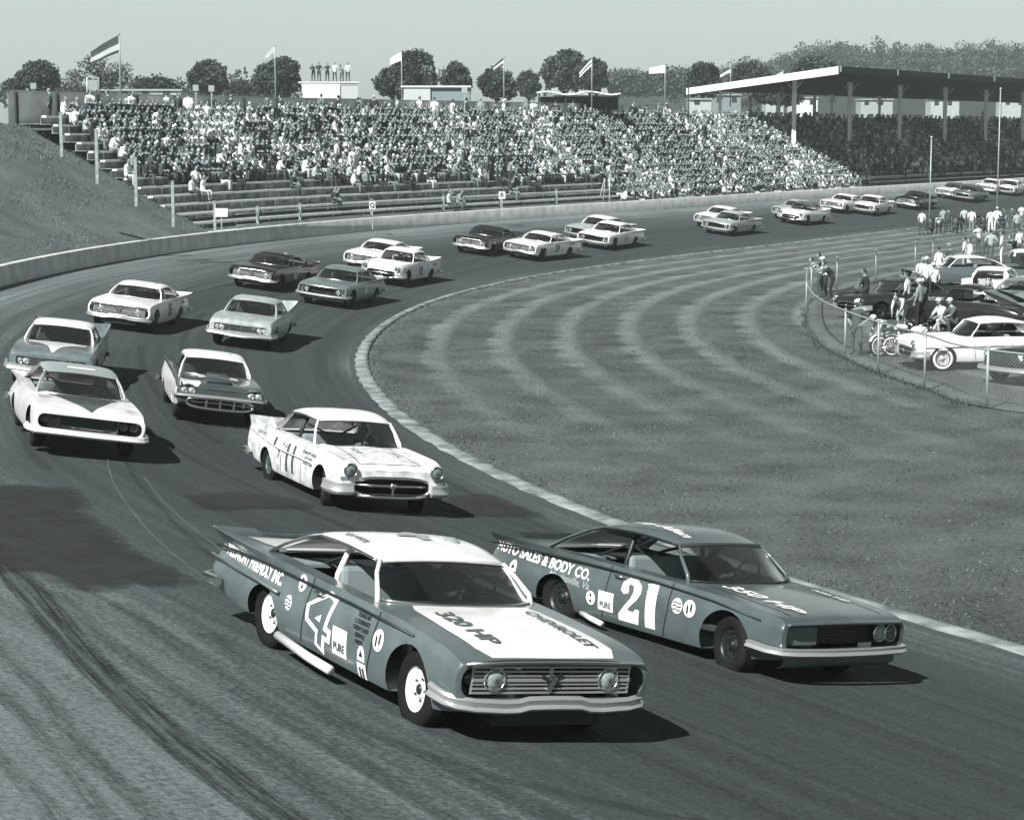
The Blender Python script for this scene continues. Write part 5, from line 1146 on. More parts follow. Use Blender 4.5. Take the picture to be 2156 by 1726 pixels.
# ---- covered grandstand
RT0, RT1 = 368, 700
def zroof(s): return 12.45 - (s - 14.3) * .118
gs = empty('grandstand_roof', tuple(TP(RT0, 20, 5))); tag(gs, 'long flat pitched grandstand roof on white posts over the shaded crowd', 'grandstand')
def q3(t, s, z): return TP(t, s, z) - gs.location
tr = list(range(RT0, RT1, 8))
G = [[q3(t, 14.3, zroof(14.3)), q3(t, 18, zroof(18)), q3(t, 23, zroof(23)), q3(t, 28.2, zroof(28.2))] for t in tr]
G2 = [[p - Vector((0, 0, .12)) for p in r_] for r_ in G]
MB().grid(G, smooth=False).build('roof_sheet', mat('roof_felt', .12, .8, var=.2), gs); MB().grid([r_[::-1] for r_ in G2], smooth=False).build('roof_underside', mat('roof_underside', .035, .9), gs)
fb = MB(); d0 = q3(RT0 - .6, 14.1, zroof(14.1)); d1 = q3(RT0 - .6, 28.4, zroof(28.4))
fb.grid([[d0 + Vector((0, 0, .10)), d1 + Vector((0, 0, .10))], [d0 - Vector((0, 0, .55)), d1 - Vector((0, 0, .45))]], smooth=False)
dd = (TD[RT0]); off = Vector((dd[0]*.25, dd[1]*.25, 0))
fb.grid([[d0 + Vector((0, 0, .10)) + off, d1 + Vector((0, 0, .10)) + off], [d0 + Vector((0, 0, .10)), d1 + Vector((0, 0, .10))]], smooth=False)
fb.grid([[d0 - Vector((0, 0, .55)) + off, d1 - Vector((0, 0, .45)) + off], [d0 + Vector((0, 0, .10)) + off, d1 + Vector((0, 0, .10)) + off]], smooth=False)
fb.build('end_fascia', mat('fascia_white', .78, .6), gs, recalc=True)
for i, t in enumerate(range(RT0, RT1 - 26, 26)):
    m = MB(); a, b = q3(t + .4, 14.05, zroof(14.05)), q3(t + 25.6, 14.05, zroof(14.05)); o_ = Vector((0, 0, 1))
    n_ = Vector((-TN[t][0]*.06, -TN[t][1]*.06, 0))
    m.grid([[a + o_*.12 + n_, b + o_*.12 + n_], [a - o_*.42 + n_, b - o_*.42 + n_]], smooth=False); m.grid([[a - o_*.42, b - o_*.42], [a + o_*.12, b + o_*.12]], smooth=False); m.grid([[a + o_*.12, b + o_*.12], [a + o_*.12 + n_, b + o_*.12 + n_]], smooth=False)
    m.build('front_fascia', mat('fascia_painted_shade', .06, .8), gs)  # eave facing away from the sun: its shade is put into the dark colour
    MB().box(q3(t, 14.0, zroof(14.05) - .12), (.14, .14, .5)).build('fascia_joint', mat('fascia_pale', .3, .7), gs)
WP = mat('white_post', .74, .6)
for i, t in enumerate([376 + 25*k for k in range(12)]):
    for s, nm in ((20.0, 'front_post'), (27.2, 'rear_post')):
        zt = zroof(s) - .12; zb = 4.4 if s < 22 else 7.0
        if nm == 'rear_post' and i > 3: continue
        m = MB(); p = q3(t, s, 0); m.box((p.x, p.y, (zt + zb)/2 - gs.location.z), (.36 if s < 22 else .26, .36 if s < 22 else .26, zt - zb)); m.build(nm, WP, gs)
        m = MB(); tt = TD[t]; nn = TN[t]
        for d in ((tt[0], tt[1]), (-tt[0], -tt[1]), (nn[0], nn[1]), (-nn[0], -nn[1])):
            if i == 0 and d == (-tt[0], -tt[1]) : continue
            m.tube([Vector((p.x, p.y, zt - gs.location.z - 1.0)), Vector((p.x + d[0]*.85, p.y + d[1]*.85, zt - gs.location.z - .05))], .04, 6)
        m.build('brace', WP, gs)

# ---- crowd
def seat_mesh(): return skin_figure(POSES['seat'], 0)
low = {}
def low_fig(ps):
    if ps in low: return low[ps]
    a = skin_figure(POSES[ps], 0); mb = MB(); head_parts(POSES[ps], mb, None, 6); b = mb.mesh('h', [SKIN]*5)
    bm = bmesh.new(); bm.from_mesh(a); bm.from_mesh(b); me = bpy.data.meshes.new('spectator'); bm.to_mesh(me); bm.free()
    low[ps] = me; return me
seatA = low_fig('seat')
POSES['seat2'] = pose(**{**SEAT, 'chest': (.14,.03,.48), 'neck': (.22,.04,.64), 'head': (.27,.05,.70), 'sl': (.14,.2,.56), 'sr': (.16,-.15,.57), 'el': (.34,.22,.34), 'er': (.34,-.2,.34), 'wl': (.46,.04,.52), 'wr': (.5,-.1,.24)})
POSES['seat3'] = pose(**{**SEAT, 'neck': (.06,-.02,.68), 'head': (.08,-.04,.76), 'el': (.02,.3,.36), 'wl': (.18,.24,.2), 'er': (.16,-.28,.5), 'wr': (.3,-.1,.74), 'kr': (.42,-.2,.12)})
POSES['seat4'] = POSES['stand']
VAR = [low_fig(p) for p in ('seat', 'seat2', 'seat3', 'stand')]
TOPS = (.80, .74, .78, .62, .45, .30, .18, .10, .05, .022); TW = (.12, .06, .04, .05, .05, .07, .10, .15, .18, .18); PANTS = (.05, .12, .25, .03, .5); HAIRS = (.02, .05, .12, .75, .3); HW = (.42, .24, .14, .12, .08)
def crowd_edge(u):
    """lower edge of the packed seats as a height in the view"""
    return float(np.interp(u, [60, 200, 300, 400, 430, 520, 560, 650, 800, 880, 1000, 1040, 1100, 1250, 1290, 1318, 1330, 1480, 1700, 1800, 1815, 1835, 2156], [262, 335, 372, 378, 385, 388, 368, 372, 392, 390, 374, 384, 392, 376, 405, 425, 445, 440, 425, 405, 385, 362, 358]))
seats = []
for k in range(NR):
    t = T_ST + 2.0
    while t < T_END - 5:
        t += rng.uniform(.84, 1.05)
        if t > 460: t += .3
        s = row_s(k) + .14 + rng.normal(0, .03); p = TP(t, s, row_z(k) + .44); u, v = to_px(p)
        if u > 2190 or u < 30: continue
        e = crowd_edge(u) + rng.normal(0, 7); gap = math.sin(t*.31 + k*1.9) + math.sin(t*.117 - k*.7); pr = (.93 if gap < 1.2 else .62) if v < e - 14 else .75
        if v > e: continue
        if rng.random() > pr: continue
        seats.append((p, math.atan2(-TN[int(t)][1], -TN[int(t)][0]) + rng.normal(0, .25), k, t))
    # people walking along the top
t = T_ST
while t < 350:
    t += rng.uniform(1.5, 6); s = row_s(NR) + rng.uniform(0, .9); p = TP(t, s, row_z(NR) - .38); u, v = to_px(p)
    seats.append((p, rng.uniform(0, 6.28), 99, t))
def pick(w): return int(rng.choice(len(w), p=np.array(w)/sum(w)))
def tone_pick(p):
    c = math.sin(p.x*1.1 + p.z*.9) + math.sin(p.y*.53 - p.z*1.3) + math.sin(p.y*.21 + 2)
    w = np.array(TW); w[:5] *= math.exp(.5*c); w[6:] *= math.exp(-.5*c); return pick(w)
look = [(tone_pick(q[0]), int(rng.integers(5)), pick(HW), (3 if q[2] == 99 or rng.random() < .02 else pick((.45, .3, .25)))) for q in seats]
order = sorted(range(len(seats)), key=lambda i: seats[i][0].length)
word = lambda g: 'white' if g > .7 else 'pale' if g > .4 else 'grey' if g > .15 else 'dark'
hw_ = lambda g: 'white hat' if g > .7 else 'straw hat' if g > .25 else 'dark hair'
CM = {}
def spectator_mesh(a, b, c, vr):
    if (a, b, c, vr) in CM: return CM[(a, b, c, vr)]
    me = VAR[vr].copy(); 
    for _ in range(5 - len(me.materials)): me.materials.append(SKIN)
    for i, m in enumerate((SKIN, mat('shirt_%d' % a, TOPS[a], .9), mat('trousers_%d' % b, PANTS[b], .9), mat('shoe', .04, .6), mat('hair_hat_%d' % c, HAIRS[c], .8))): me.materials[i] = m
    CM[(a, b, c, vr)] = me; return me
NI = 286
ORD = 'first second third fourth fifth sixth seventh eighth ninth tenth eleventh twelfth thirteenth fourteenth fifteenth'.split()
def zone_of(p, k):
    u, v = to_px(p); c = [(100, 'topmost stepped post'), (165, 'second stepped post'), (230, 'third stepped post'), (275, 'banner pole'), (325, 'fourth stepped post'), (385, 'fifth stepped post'), (430, 'twin signs'), (500, 'lowest stepped post'), (9999, 'thin furled flag')]
    return ('on the top walkway' if k == 99 else ORD[k] + ' row up') + ' by the ' + next(n for a, n in c if u < a)
rest = order[NI:]
for i in order[:NI]:
    (p, a, k, t), (ta, pb_, hc, vr) = seats[i], look[i]
    o = bpy.data.objects.new('spectator', spectator_mesh(ta, pb_, hc, vr)); col.objects.link(o); o.location = p if vr < 3 else p - Vector((0, 0, .42 if k != 99 else 0)); o.rotation_euler = (0, 0, a)
    zone = zone_of(p, k)
    lb = '%s, %s, %s top, %s trousers, %s' % ('standing' if vr == 3 else 'seated', hw_(HAIRS[hc]), word(TOPS[ta]), word(PANTS[pb_]), zone)
    tag(o, lb, 'spectator', 'spectators like this: ' + lb)
def mass(idx):
    geo = []
    for me in VAR:
        n = len(me.vertices); V = np.empty(n*3); me.vertices.foreach_get('co', V); V = V.reshape(-1, 3)
        F = [tuple(p.vertices) for p in me.polygons]; M_ = np.array([p.material_index for p in me.polygons]); geo.append((V, F, M_))
    groups = {}
    base = 0; VV = []; loops = []; tot = []; MI = []
    nS, nP, nH = len(TOPS), len(PANTS), len(HAIRS)
    pre = [(np.array([len(f) for f in F]), np.concatenate([np.array(f) for f in F])) for V, F, M_ in geo]
    for i in idx:
        (p, a, k, t), (ta, pb_, hc, vr) = seats[i], look[i]
        V, F, M_ = geo[vr]; c, s_ = math.cos(a), math.sin(a); sc = rng.uniform(.96, 1.14)
        zz = p.z if vr < 3 else (p.z - (.42 if k != 99 else 0))
        VV.append(np.c_[(V[:, 0]*c - V[:, 1]*s_)*sc + p.x, (V[:, 0]*s_ + V[:, 1]*c)*sc + p.y, V[:, 2]*sc + zz])
        loops.append(pre[vr][1] + base); tot.append(pre[vr][0]); base += len(V)
        lut = np.array([0, 1 + ta, 1 + nS + pb_, 1 + nS + nP + nH, 1 + nS + nP + hc]); MI.append(lut[M_])
    VV = np.concatenate(VV); loops = np.concatenate(loops); tot = np.concatenate(tot); MI = np.concatenate(MI)
    me = bpy.data.meshes.new('crowd'); me.vertices.add(len(VV)); me.vertices.foreach_set('co', VV.ravel())
    me.loops.add(len(loops)); me.loops.foreach_set('vertex_index', loops.astype(np.int32)); me.polygons.add(len(tot))
    st = np.r_[0, np.cumsum(tot)[:-1]]; me.polygons.foreach_set('loop_start', st.astype(np.int32)); 
    for m in [SKIN] + [mat('shirt_%d' % j, TOPS[j], .9) for j in range(nS)] + [mat('trousers_%d' % j, PANTS[j], .9) for j in range(nP)] + [mat('hair_hat_%d' % j, HAIRS[j], .8) for j in range(nH)] + [mat('shoe', .04, .6)]: me.materials.append(m)
    me.polygons.foreach_set('material_index', MI.astype(np.int32)); me.update(calc_edges=True); me.validate()
    o = link('crowd', me); tag(o, 'packed crowd filling the bleachers and the shaded grandstand', None, None, 'stuff'); return o
mass(rest)
print('CROWD', len(seats))
def on_row(u, v):
    """nearest bench seat whose view position is (u, v)"""
    best = None
    for k in range(NR):
        for t in range(T_ST, 420):
            p = TP(t, row_s(k) + .14, row_z(k) + .44); a, b = to_px(p); d = (a-u)**2 + (b-v)**2
            if best is None or d < best[0]: best = (d, p, t)
    return best[1], math.atan2(-TN[best[2]][1], -TN[best[2]][0])
LONE = [(374, 377, .75, .3, 'seat', 'spectator in white alone just above the rails, beside the lowest posts'), (404, 414, .8, .05, 'seat', 'man in a white shirt sitting low in the empty benches, next to another in white'), (429, 412, .78, .5, 'seat3', 'person in white top and pale trousers, right hand one of the low pair'),
        (697, 432, .03, .03, 'seat', 'person in dark clothes sitting alone in the middle of the empty benches'), (706, 433, .04, .08, 'seat2', 'person in dark clothes leaning forward, beside the lone dark sitter'), (948, 428, .78, .1, 'seat3', 'man in a white shirt reaching out over the empty benches'), (966, 426, .35, .2, 'seat2', 'person with grey top beside the man in white who reaches out'),
        (262, 392, .78, .6, 'seat', 'person in white perched on the grass edge outside the stepped posts'), (617, 400, .05, .1, 'seat', 'dark clothed spectator on the first empty row below the crowd'), (1022, 366, .8, .12, 'stand', 'tall spectator in white standing on a bench row at the crowd edge')]
for u, v, a, b, ps, lb in LONE:
    p, rz = on_row(u, v); POSES.setdefault(ps, SEAT)
    o = person(p if ps != 'stand' else p - Vector((0, 0, .42)), rz, ps, a, b, lb, None, cat='spectator')

# ---- on top of the stand and beyond
def bxs(name, m, parts, loc, rz, label, cat):
    o = empty(name, loc, rz); tag(o, label, cat)
    for nm, mm, c, d in parts:
        MB().box(c, d).build(nm, mm, o)
    return o
BW_ = mat('white_boards', .80, .7); BG_ = mat('grey_boards', .30, .8)
p = far(692, 215, 150); o = bxs('camera_platform', None, [('platform_box', BW_, (-.55, 0, .85), (2.7, 2.4, 1.3)), ('side_panel', mat('pale_panel', .5, .8), (1.45, 0, .80), (1.28, 2.2, 1.1)), ('floor_board', mat('cap_white', .62, .7), (0, 0, 1.56), (4.3, 2.5, .1)), ('support', SH_D, (0, 0, -1.8), (3.6, 2.0, 4.0))], (p.x, p.y, p.z - .2), .1, 'white boarded filming platform above the bleachers with men on top', 'platform')
for j, (dx, dy, g, ps, lb) in enumerate(((-1.1, .2, .03, 'lean', 'man in dark clothes bent at the left end of the white platform'), (-.65, -.2, .05, 'hips', 'man in dark clothes second along the white platform'), (-.1, .3, .06, 'look', 'dark shirted man behind a camera on the white platform'), (.45, .0, .7, 'hips', 'man with a white shirt in the middle of the platform'), (.95, .2, .35, 'lean', 'man in grey bending on the platform, second from its right end'), (1.4, -.1, .65, 'stand', 'man in pale shirt at the right end of the platform'))):
    person((p.x + dx, p.y + dy, p.z - .2 + 1.61), rng.uniform(-2.2, -1), ps, g, .05, lb, scale=.8)
p = far(918, 222, 150); o = bxs('press_box', None, [('wall', mat('pale_panel', .5, .8), (-1.3, 0, .3), (1.9, 2.6, 1.9)), ('side_wall', BG_, (1.1, .05, .3), (2.7, 2.4, 1.86)), ('roof', mat('cap_white', .62, .7), (.05, 0, 1.3), (5.0, 2.8, .12))], (p.x, p.y, p.z), .0, 'flat roofed pale hut above the bleachers with cameramen on its roof', 'hut')
for dx, g, ps, lb in ((-.75, .04, 'arms', 'cameraman in black with raised arms on the roof of the pale hut'), (-.35, .05, 'look', 'dark clothed man next to the cameraman on the hut roof'), (.2, .4, 'lean', 'man in grey stooping on the roof of the pale hut'), (.55, .08, 'hips', 'man in dark clothes right of the stooping one, on the hut')):
    person((p.x + dx, p.y, p.z + 1.36), -1.5, ps, g, .04, lb, scale=.8)
# canopy
p = far(1218, 212, 160); o = empty('canopy', tuple(p)); tag(o, 'long low white canopy with dark shade under it at the top of the bleachers', 'canopy')
g = MB(); g.grid([[(x, y, .55 + .12*math.sin(x*1.9) - .05*y*y) for y in (-1.2, -.4, .4, 1.2)] for x in np.linspace(-3.2, 3.2, 17)]); q = g.build('awning', BW_, o); sm_ = q.modifiers.new('s', 'SOLIDIFY'); sm_.thickness = .06
for x in (-3, -1, 1, 3): MB().tube([(x, -1, -1), (x, -1, .45)], .04, 6).build('pole', SH_D, o)
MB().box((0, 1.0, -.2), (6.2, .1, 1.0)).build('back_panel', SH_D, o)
# barn roof
p = far(1212, 200, 300); o = empty('house', (p.x, p.y, p.z), .25); tag(o, 'house with a pale pitched roof in front of the tall rounded trees', 'house')
g = MB(); g.grid([[(-4.2, -2.6, -.2), (-4.0, 0, 2.6), (-4.2, 2.6, -.2)], [(4.2, -2.6, -.2), (3.9, 0, 2.6), (4.2, 2.6, -.2)]], smooth=False); q = g.build('roof', mat('shingle_roof', .36, .9, var=.2, vscale=2), o); z_ = q.modifiers.new('s', 'SOLIDIFY'); z_.thickness = .15
g = MB(); g.box((0, 0, -3.2), (7.6, 4.6, 6.0)); g.add([(3.8,-2.3,-.2),(3.8,2.3,-.2),(3.7,0,2.4)], [(0,1,2)]); g.add([(-3.8,-2.3,-.2),(-3.8,2.3,-.2),(-3.7,0,2.4)], [(0,2,1)]); g.build('wall', mat('house_wall', .3, .9), o)
# low white sheds beyond the stand, seen under the roof and beside it
for i, (u0, u1, v0, v1, Y, g_, lb) in enumerate(((1452, 1498, 209, 224, 230, .45, 'low white shed just before the grandstand roof begins'), (1500, 1560, 200, 224, 260, .3, 'low grey shed behind the near end of the grandstand roof'), (1612, 1650, 210, 226, 270, .45, 'white shed seen under the grandstand roof, before the first tall post'), (1666, 1722, 206, 228, 270, .62, 'white building seen under the roof behind the first tall post'), (1812, 1880, 210, 226, 280, .4, 'pale building seen under the roof behind the second post'), (1960, 2020, 210, 228, 300, .45, 'long white building under the roof between the third and fourth posts'), (2110, 2170, 208, 228, 310, .45, 'white building with two windows beyond the far end of the stand'), (200, 380, 190, 205, 190, .55, 'long low white roofline beyond the board wall'))):
    a, b = far(u0, v1, Y), far(u1, v0, Y); w = b.x - a.x; h = b.z - a.z
    o = empty('shed', ((a.x+b.x)/2, Y, a.z)); tag(o, lb, 'shed')
    MB().box((0, 2, h/2 - .8), (w, 4, h + 1.6 - .25)).build('wall', mat('shed_wall_%d' % i, g_, .8, var=.1), o); MB().box((0, 2, h), (w*1.05, 4.4, .16)).build('roof', mat('shed_roof', .4, .8), o)
    for x in np.arange(-w/2 + .8, w/2 - .5, 1.9): MB().box((x, -.02, h/2 + .1), (.6, .06, .6)).build('window', SH_D, o)

# ---- flags
def flag(u, vt, vb, Y, fw, fh, drop, tones, label, flip=-1):
    b_ = far(u, vb, Y); h = (vb - vt)/FPX*Y; o = empty('flagpole', tuple(b_)); tag(o, label, 'flag')
    MB().tube([(0, 0, -1.5), (0, 0, h*.6), (0, 0, h)], [.055, .045, .03], 8).build('pole', GALV, o); MB().ell((0, 0, h), (.07, .07, .07), 8, 6).build('finial', GALV, o)
    sx = fw/FPX*Y; sh = fh/FPX*Y; dr = drop/FPX*Y; nx, ny = 13, 7; G = []
    for i in range(nx):
        a = i/(nx-1); G.append([(flip*sx*a, .12*math.sin(a*9 + j*.4)*a*sx*.6, h - .06 - sh*(j/(ny-1))*(1 - .25*a) - dr*a**1.1) for j in range(ny)])
    mb = MB(); mb.grid(G)
    me = mb.mesh('cloth', [mat('flag_%02d' % int(t_*100), t_, .8) for t_ in tones])
    for pi, p_ in enumerate(me.polygons): p_.material_index = ((pi % (ny-1)) * len(tones)) // (ny-1)
    link('cloth', me, o)
flag(254, 75, 203, 112, 60, 36, 34, (.08, .10, .5, .06), 'flagpole with a large dark banner slanting down over the bare tree')
flag(580, 98, 200, 150, 20, 24, 20, (.5, .35), 'thin flagpole with a pale furled flag left of the round tree')
flag(846, 110, 200, 150, 24, 18, 14, (.8, .7, .75), 'flagpole with a small white flag above the left lobe of the tree')
flag(1061, 122, 212, 150, 22, 16, 18, (.06, .6, .1), 'flagpole with a dark flag carrying a pale stripe')
flag(1246, 125, 205, 150, 26, 14, 28, (.75, .2, .7), 'flagpole with a striped pale flag over the house roof')
flag(1400, 138, 212, 170, 34, 16, 6, (.8, .72), 'flagpole with a bright white flag blowing level')
flag(1538, 146, 190, 190, 22, 7, 12, (.7, .5), 'short flagpole with a pale pennant behind the roof edge')
flag(1648, 150, 185, 190, 24, 7, 12, (.5, .4), 'short flagpole with a faint pennant on the grandstand, furthest away')
# scaffold frame with scoreboard panel at the left
p = far(196, 205, 112); o = empty('scaffold_frame', tuple(p)); tag(o, 'white open frame with a panel standing on the wall before the bare tree', 'frame')
w = .62; hh = 1.05
MB().tube([(-w/2, 0, 0), (-w/2, 0, hh), (w/2, 0, hh), (w/2, 0, 0)], .03, 6).build('frame', BW_, o); MB().box((0, .02, hh*.62), (w*.8, .04, hh*.5)).build('panel', mat('panel_mid', .35, .8), o); MB().tube([(w/2 + .1, 0, -.9), (w/2, 0, .1), (w/2, 0, hh)], .03, 6).build('brace', BW_, o)
for u, v, lb in ((70, 184, 'small pale square sign on a pole near the topmost stepped post'), (412, 188, 'small square sign on a pole above the wall, left of a twin'), (445, 189, 'small square sign on a pole above the wall, right of a twin'), (978, 192, 'small pale square sign on a pole right of the press hut')):
    q = far(u, v + 4, 118); signboard(q, .32, .34, lb, None, mat('sign_grey', .4, .7))
# lamp standard at the roof edge
p = far(1449, 225, 160); o = empty('lamp_post', tuple(p)); tag(o, 'dark lamp post with two round lamps before the grandstand roof', 'lamp post')
MB().tube([(0, 0, -1), (0, 0, 1.6)], .05, 8).build('pole', SH_D, o)
for x in (-.14, .16): MB().ell((x, 0, 1.65), (.13, .13, .15), 10, 8).build('lamp', SH_D, o)
# ladder on the bench front
p, rz = on_row(1286, 440); o = empty('ladder', tuple(p - Vector((0, 0, .6)))); tag(o, 'thin leaning ladder beside a tall pipe at the edge of the crowd', 'ladder')
MB().tube([(-.9, 0, 0), (-.35, .1, 2.3)], .035, 6).build('rail', GALV, o); MB().tube([(-.5, 0, 0), (-.30, .1, 2.3)], .035, 6).build('rail', GALV, o); MB().tube([(0, 0, -.6), (0, 0, 2.6)], .05, 6).build('tall_pipe', GALV, o)
for k in range(6): MB().tube([(-.85 + k*.085, 0, .25 + k*.35), (-.48 + k*.033, 0, .25 + k*.35)], .02, 5).build('rung', GALV, o)

# ---- trees
def leaf_crown(blobs, n, size, seed, mats, name='crown', parent=None):
    r = np.random.default_rng(seed); wt = np.array([b[3]*b[4]*b[5] for b in blobs]); wt = wt/wt.sum()
    bi = r.choice(len(blobs), n, p=wt); B = np.array(blobs)[bi]
    d = r.normal(size=(n, 3)); d /= np.linalg.norm(d, axis=1)[:, None]; rad = r.random(n)**.36
    lump = 1 + .16*np.sin(d[:, 0]*5 + B[:, 0]) * np.sin(d[:, 2]*6 + 1) + .1*np.sin(d[:, 1]*9)
    P = B[:, :3] + d * B[:, 3:6] * (rad*lump)[:, None]
    s_ = size * r.uniform(.5, 1.3, n); a = r.normal(size=(n, 3)); a /= np.linalg.norm(a, axis=1)[:, None]; b = np.cross(a, r.normal(size=(n, 3))); b /= np.linalg.norm(b, axis=1)[:, None]
    V = np.empty((n, 4, 3)); V[:, 0] = P - a*s_[:, None]; V[:, 1] = P + b*s_[:, None]*.7; V[:, 2] = P + a*s_[:, None]; V[:, 3] = P - b*s_[:, None]*.7
    me = bpy.data.meshes.new(name); me.from_pydata(V.reshape(-1, 3).tolist(), [], np.arange(4*n).reshape(-1, 4).tolist())
    for m in mats: me.materials.append(m)
    cl = (np.sin(P[:, 0]*1.3 + seed) + np.sin(P[:, 2]*1.7 + seed*2) + np.sin(P[:, 1]*1.1)) / 3 + r.normal(0, .35, n)
    me.polygons.foreach_set('material_index', np.clip(((cl + 1) * len(mats) / 2).astype(int), 0, len(mats)-1).astype(np.int32))
    return link(name, me, parent)
LEAF = [mat('leaf_%d' % i, g, .8) for i, g in enumerate((.045, .07, .10, .14))]
LEAF_P = [mat('leaf_pale_%d' % i, g, .8) for i, g in enumerate((.12, .16, .2, .25))]
BARK = mat('bark', .06, .9, var=.4, vscale=4)
def tree(u0, u1, vt, vb, Y, label, lobes=None, dens=1.0, size=.22, mats=None, seed=1, bare=False):
    a, b = far(u0, vb, Y), far(u1, vt, Y); cx = (a.x + b.x)/2; w = b.x - a.x; zb = a.z; h = b.z - zb
    o = empty('tree', (cx, Y, zb - 2.0)); tag(o, label, 'tree', 'trees beyond the bleachers')
    r = random.Random(seed); L = []
    for (lx, lz, lw, lh) in (lobes or [(0, .5, .5, .5), (-.18, .38, .34, .36), (.2, .36, .33, .34), (.05, .72, .3, .28)]): L.append((lx*w, 0, 2.0 + lz*h, lw*w, lw*w*.9, lh*h))
    if not bare:
        for k in range(9): an = r.uniform(-.4, 3.5); q = r.uniform(.16, .26); L.append((math.cos(an)*w*.40, r.uniform(-.2, .2)*w, 2.0 + h*(.45 + math.sin(an)*.42), q*w*.6, q*w*.6, q*h*.5))
    leaf_crown(L, int(7000*dens), size*.55*Y/150, seed, mats or LEAF, 'crown', o)
    t = MB(); t.tube([(0, 0, -3), (0, 0, 2.0 + h*.2), (.05*w, 0, 2.0 + h*.55)], [.05*h + .08, .03*h + .06, .03], 8)
    for k in range(9 if bare else 5):
        an = r.uniform(0, 6.28); z_ = 2.0 + h*r.uniform(.1, .5); ex, ez = math.cos(an)*w*.38*r.uniform(.6, 1.1), h*r.uniform(.15, .42)
        t.tube([(0, 0, z_), (ex*.5, math.sin(an)*w*.15, z_ + ez*.6), (ex, math.sin(an)*w*.3, z_ + ez)], [.05, .035, .015], 5)
    t.build('trunk', BARK, o)
tree(40, 122, 128, 196, 200, 'broad tree with spread top near the stepped fence posts', dens=1.1, seed=3)
tree(5, 70, 165, 198, 200, 'low dark tree furthest to the left, under the broad spreading one', dens=.6, seed=4)
tree(130, 282, 112, 200, 170, 'thin bare looking tree behind the big dark banner', [(-.3,.45,.16,.18),(.3,.5,.18,.3),(-.05,.7,.2,.25),(.1,.35,.22,.25),(.42,.35,.08,.2)], dens=.5, size=.13, seed=5, bare=True)
tree(283, 372, 162, 196, 220, 'low wide bush tree left of the round dark tree', [(-.2,.4,.3,.4),(.15,.5,.3,.45),(.4,.3,.15,.3)], dens=.6, seed=6)
tree(400, 476, 127, 198, 210, 'round dark tree standing behind two small signs', dens=1.2, seed=7)
tree(478, 530, 168, 198, 220, 'small loose tree between two dark round ones', dens=.35, size=.16, seed=8)
tree(532, 632, 122, 202, 200, 'dark tree with a tall right side, left of the white platform', [(.12,.5,.36,.5),(-.28,.33,.24,.3),(.2,.75,.22,.24)], dens=1.3, seed=9)
tree(790, 860, 140, 205, 210, 'left lobe tree joined to the tallest round tree', [(0,.45,.5,.5)], dens=.8, seed=10)
tree(820, 918, 106, 205, 205, 'tallest round dark tree behind the press hut', [(0,.5,.46,.5),(.15,.62,.3,.36),(-.12,.7,.3,.28)], dens=1.5, seed=11)
tree(926, 992, 130, 206, 210, 'pointed dark tree right of the press hut', [(0,.45,.42,.46),(-.02,.75,.24,.26),(.3,.25,.2,.25)], dens=1.0, seed=12)
tree(1008, 1082, 138, 208, 210, 'dark tree behind the flag with the pale stripe', [(-.1,.45,.4,.45),(0,.75,.22,.24),(.3,.25,.28,.28)], dens=1.0, seed=13)
tree(1084, 1140, 148, 210, 240, 'pale hazy tree left of the tall domed trees', [(0,.5,.45,.5)], dens=.6, size=.16, seed=14)
tree(1142, 1232, 104, 196, 260, 'tall domed tree behind the house, left half', [(-.1,.45,.42,.4),(.1,.68,.36,.32),(.25,.4,.3,.35),(-.35,.6,.15,.2)], dens=1.3, seed=15)
tree(1205, 1280, 124, 198, 255, 'tall domed tree behind the house, right half', [(.05,.5,.42,.48),(.2,.65,.26,.3)], dens=1.1, seed=16)
tree(1440, 1520, 128, 205, 240, 'dark loose tree just left of the grandstand roof corner', [(-.1,.5,.34,.44),(.2,.35,.3,.35),(-.3,.3,.2,.3)], dens=1.0, seed=17)
tree(1535, 1625, 132, 195, 250, 'dark tree behind the sloping edge of the grandstand roof', dens=1.1, seed=18)
tree(1668, 1765, 118, 170, 260, 'dark crown above the middle of the roof edge', dens=1.1, seed=19)
tree(1585, 1690, 175, 222, 235, 'dark tree seen under the roof between post and sheds', dens=.8, seed=20)
# wooded hill far off: a ridge carrying one mass of trees
ridge_u = [1270, 1330, 1400, 1480, 1560, 1620, 1660, 1700, 1760, 1830, 1900, 1960, 2030, 2080, 2156, 2300, 2600]; ridge_v = [160, 162, 158, 152, 140, 128, 112, 103, 104, 103, 106, 102, 104, 98, 100, 96, 98]
HY = 620
hg = [[far(u, v + 30, HY), far(u, v + 60, HY - 60), far(u, 300, HY - 160)] for u, v in zip(ridge_u, ridge_v)]
tag(MB().grid(hg).build('wooded_hill', mat('hill_ground', .05, .9)), kind='structure')
wb_ = []; r_ = random.Random(5)
for u in np.arange(1275, 2320, 9):
    v = float(np.interp(u, ridge_u, ridge_v)); n = 1 + int((v < 140)*3)
    for k in range(n + 1):
        p = far(u + r_.uniform(-6, 6), v + 16 + k*16 + r_.uniform(-4, 4), HY - k*22); w = r_.uniform(1.6, 3.2); wb_.append((p.x, p.y, p.z, w, w, w*r_.uniform(1.0, 1.8)))
tag(leaf_crown(wb_, 90000, .42, 31, LEAF, 'forest'), 'hazy wooded hill rising behind the grandstand roof', None, None, 'stuff')
wl_ = []
for u in list(np.arange(1280, 1460, 8)) + list(np.arange(0, 640, 30)):
    Y = 420 if u > 1000 else 330; v = 168 if u > 1000 else 194
    p = far(u, v + 8, Y); w = r_.uniform(1.6, 3); wl_.append((p.x, p.y, p.z, w*1.3, w, w*r_.uniform(.8, 1.3)))
tag(leaf_crown(wl_, 16000, .35, 32, LEAF, 'hedgerow'), 'low hazy line of far hedges and trees beyond the stands', None, None, 'stuff')

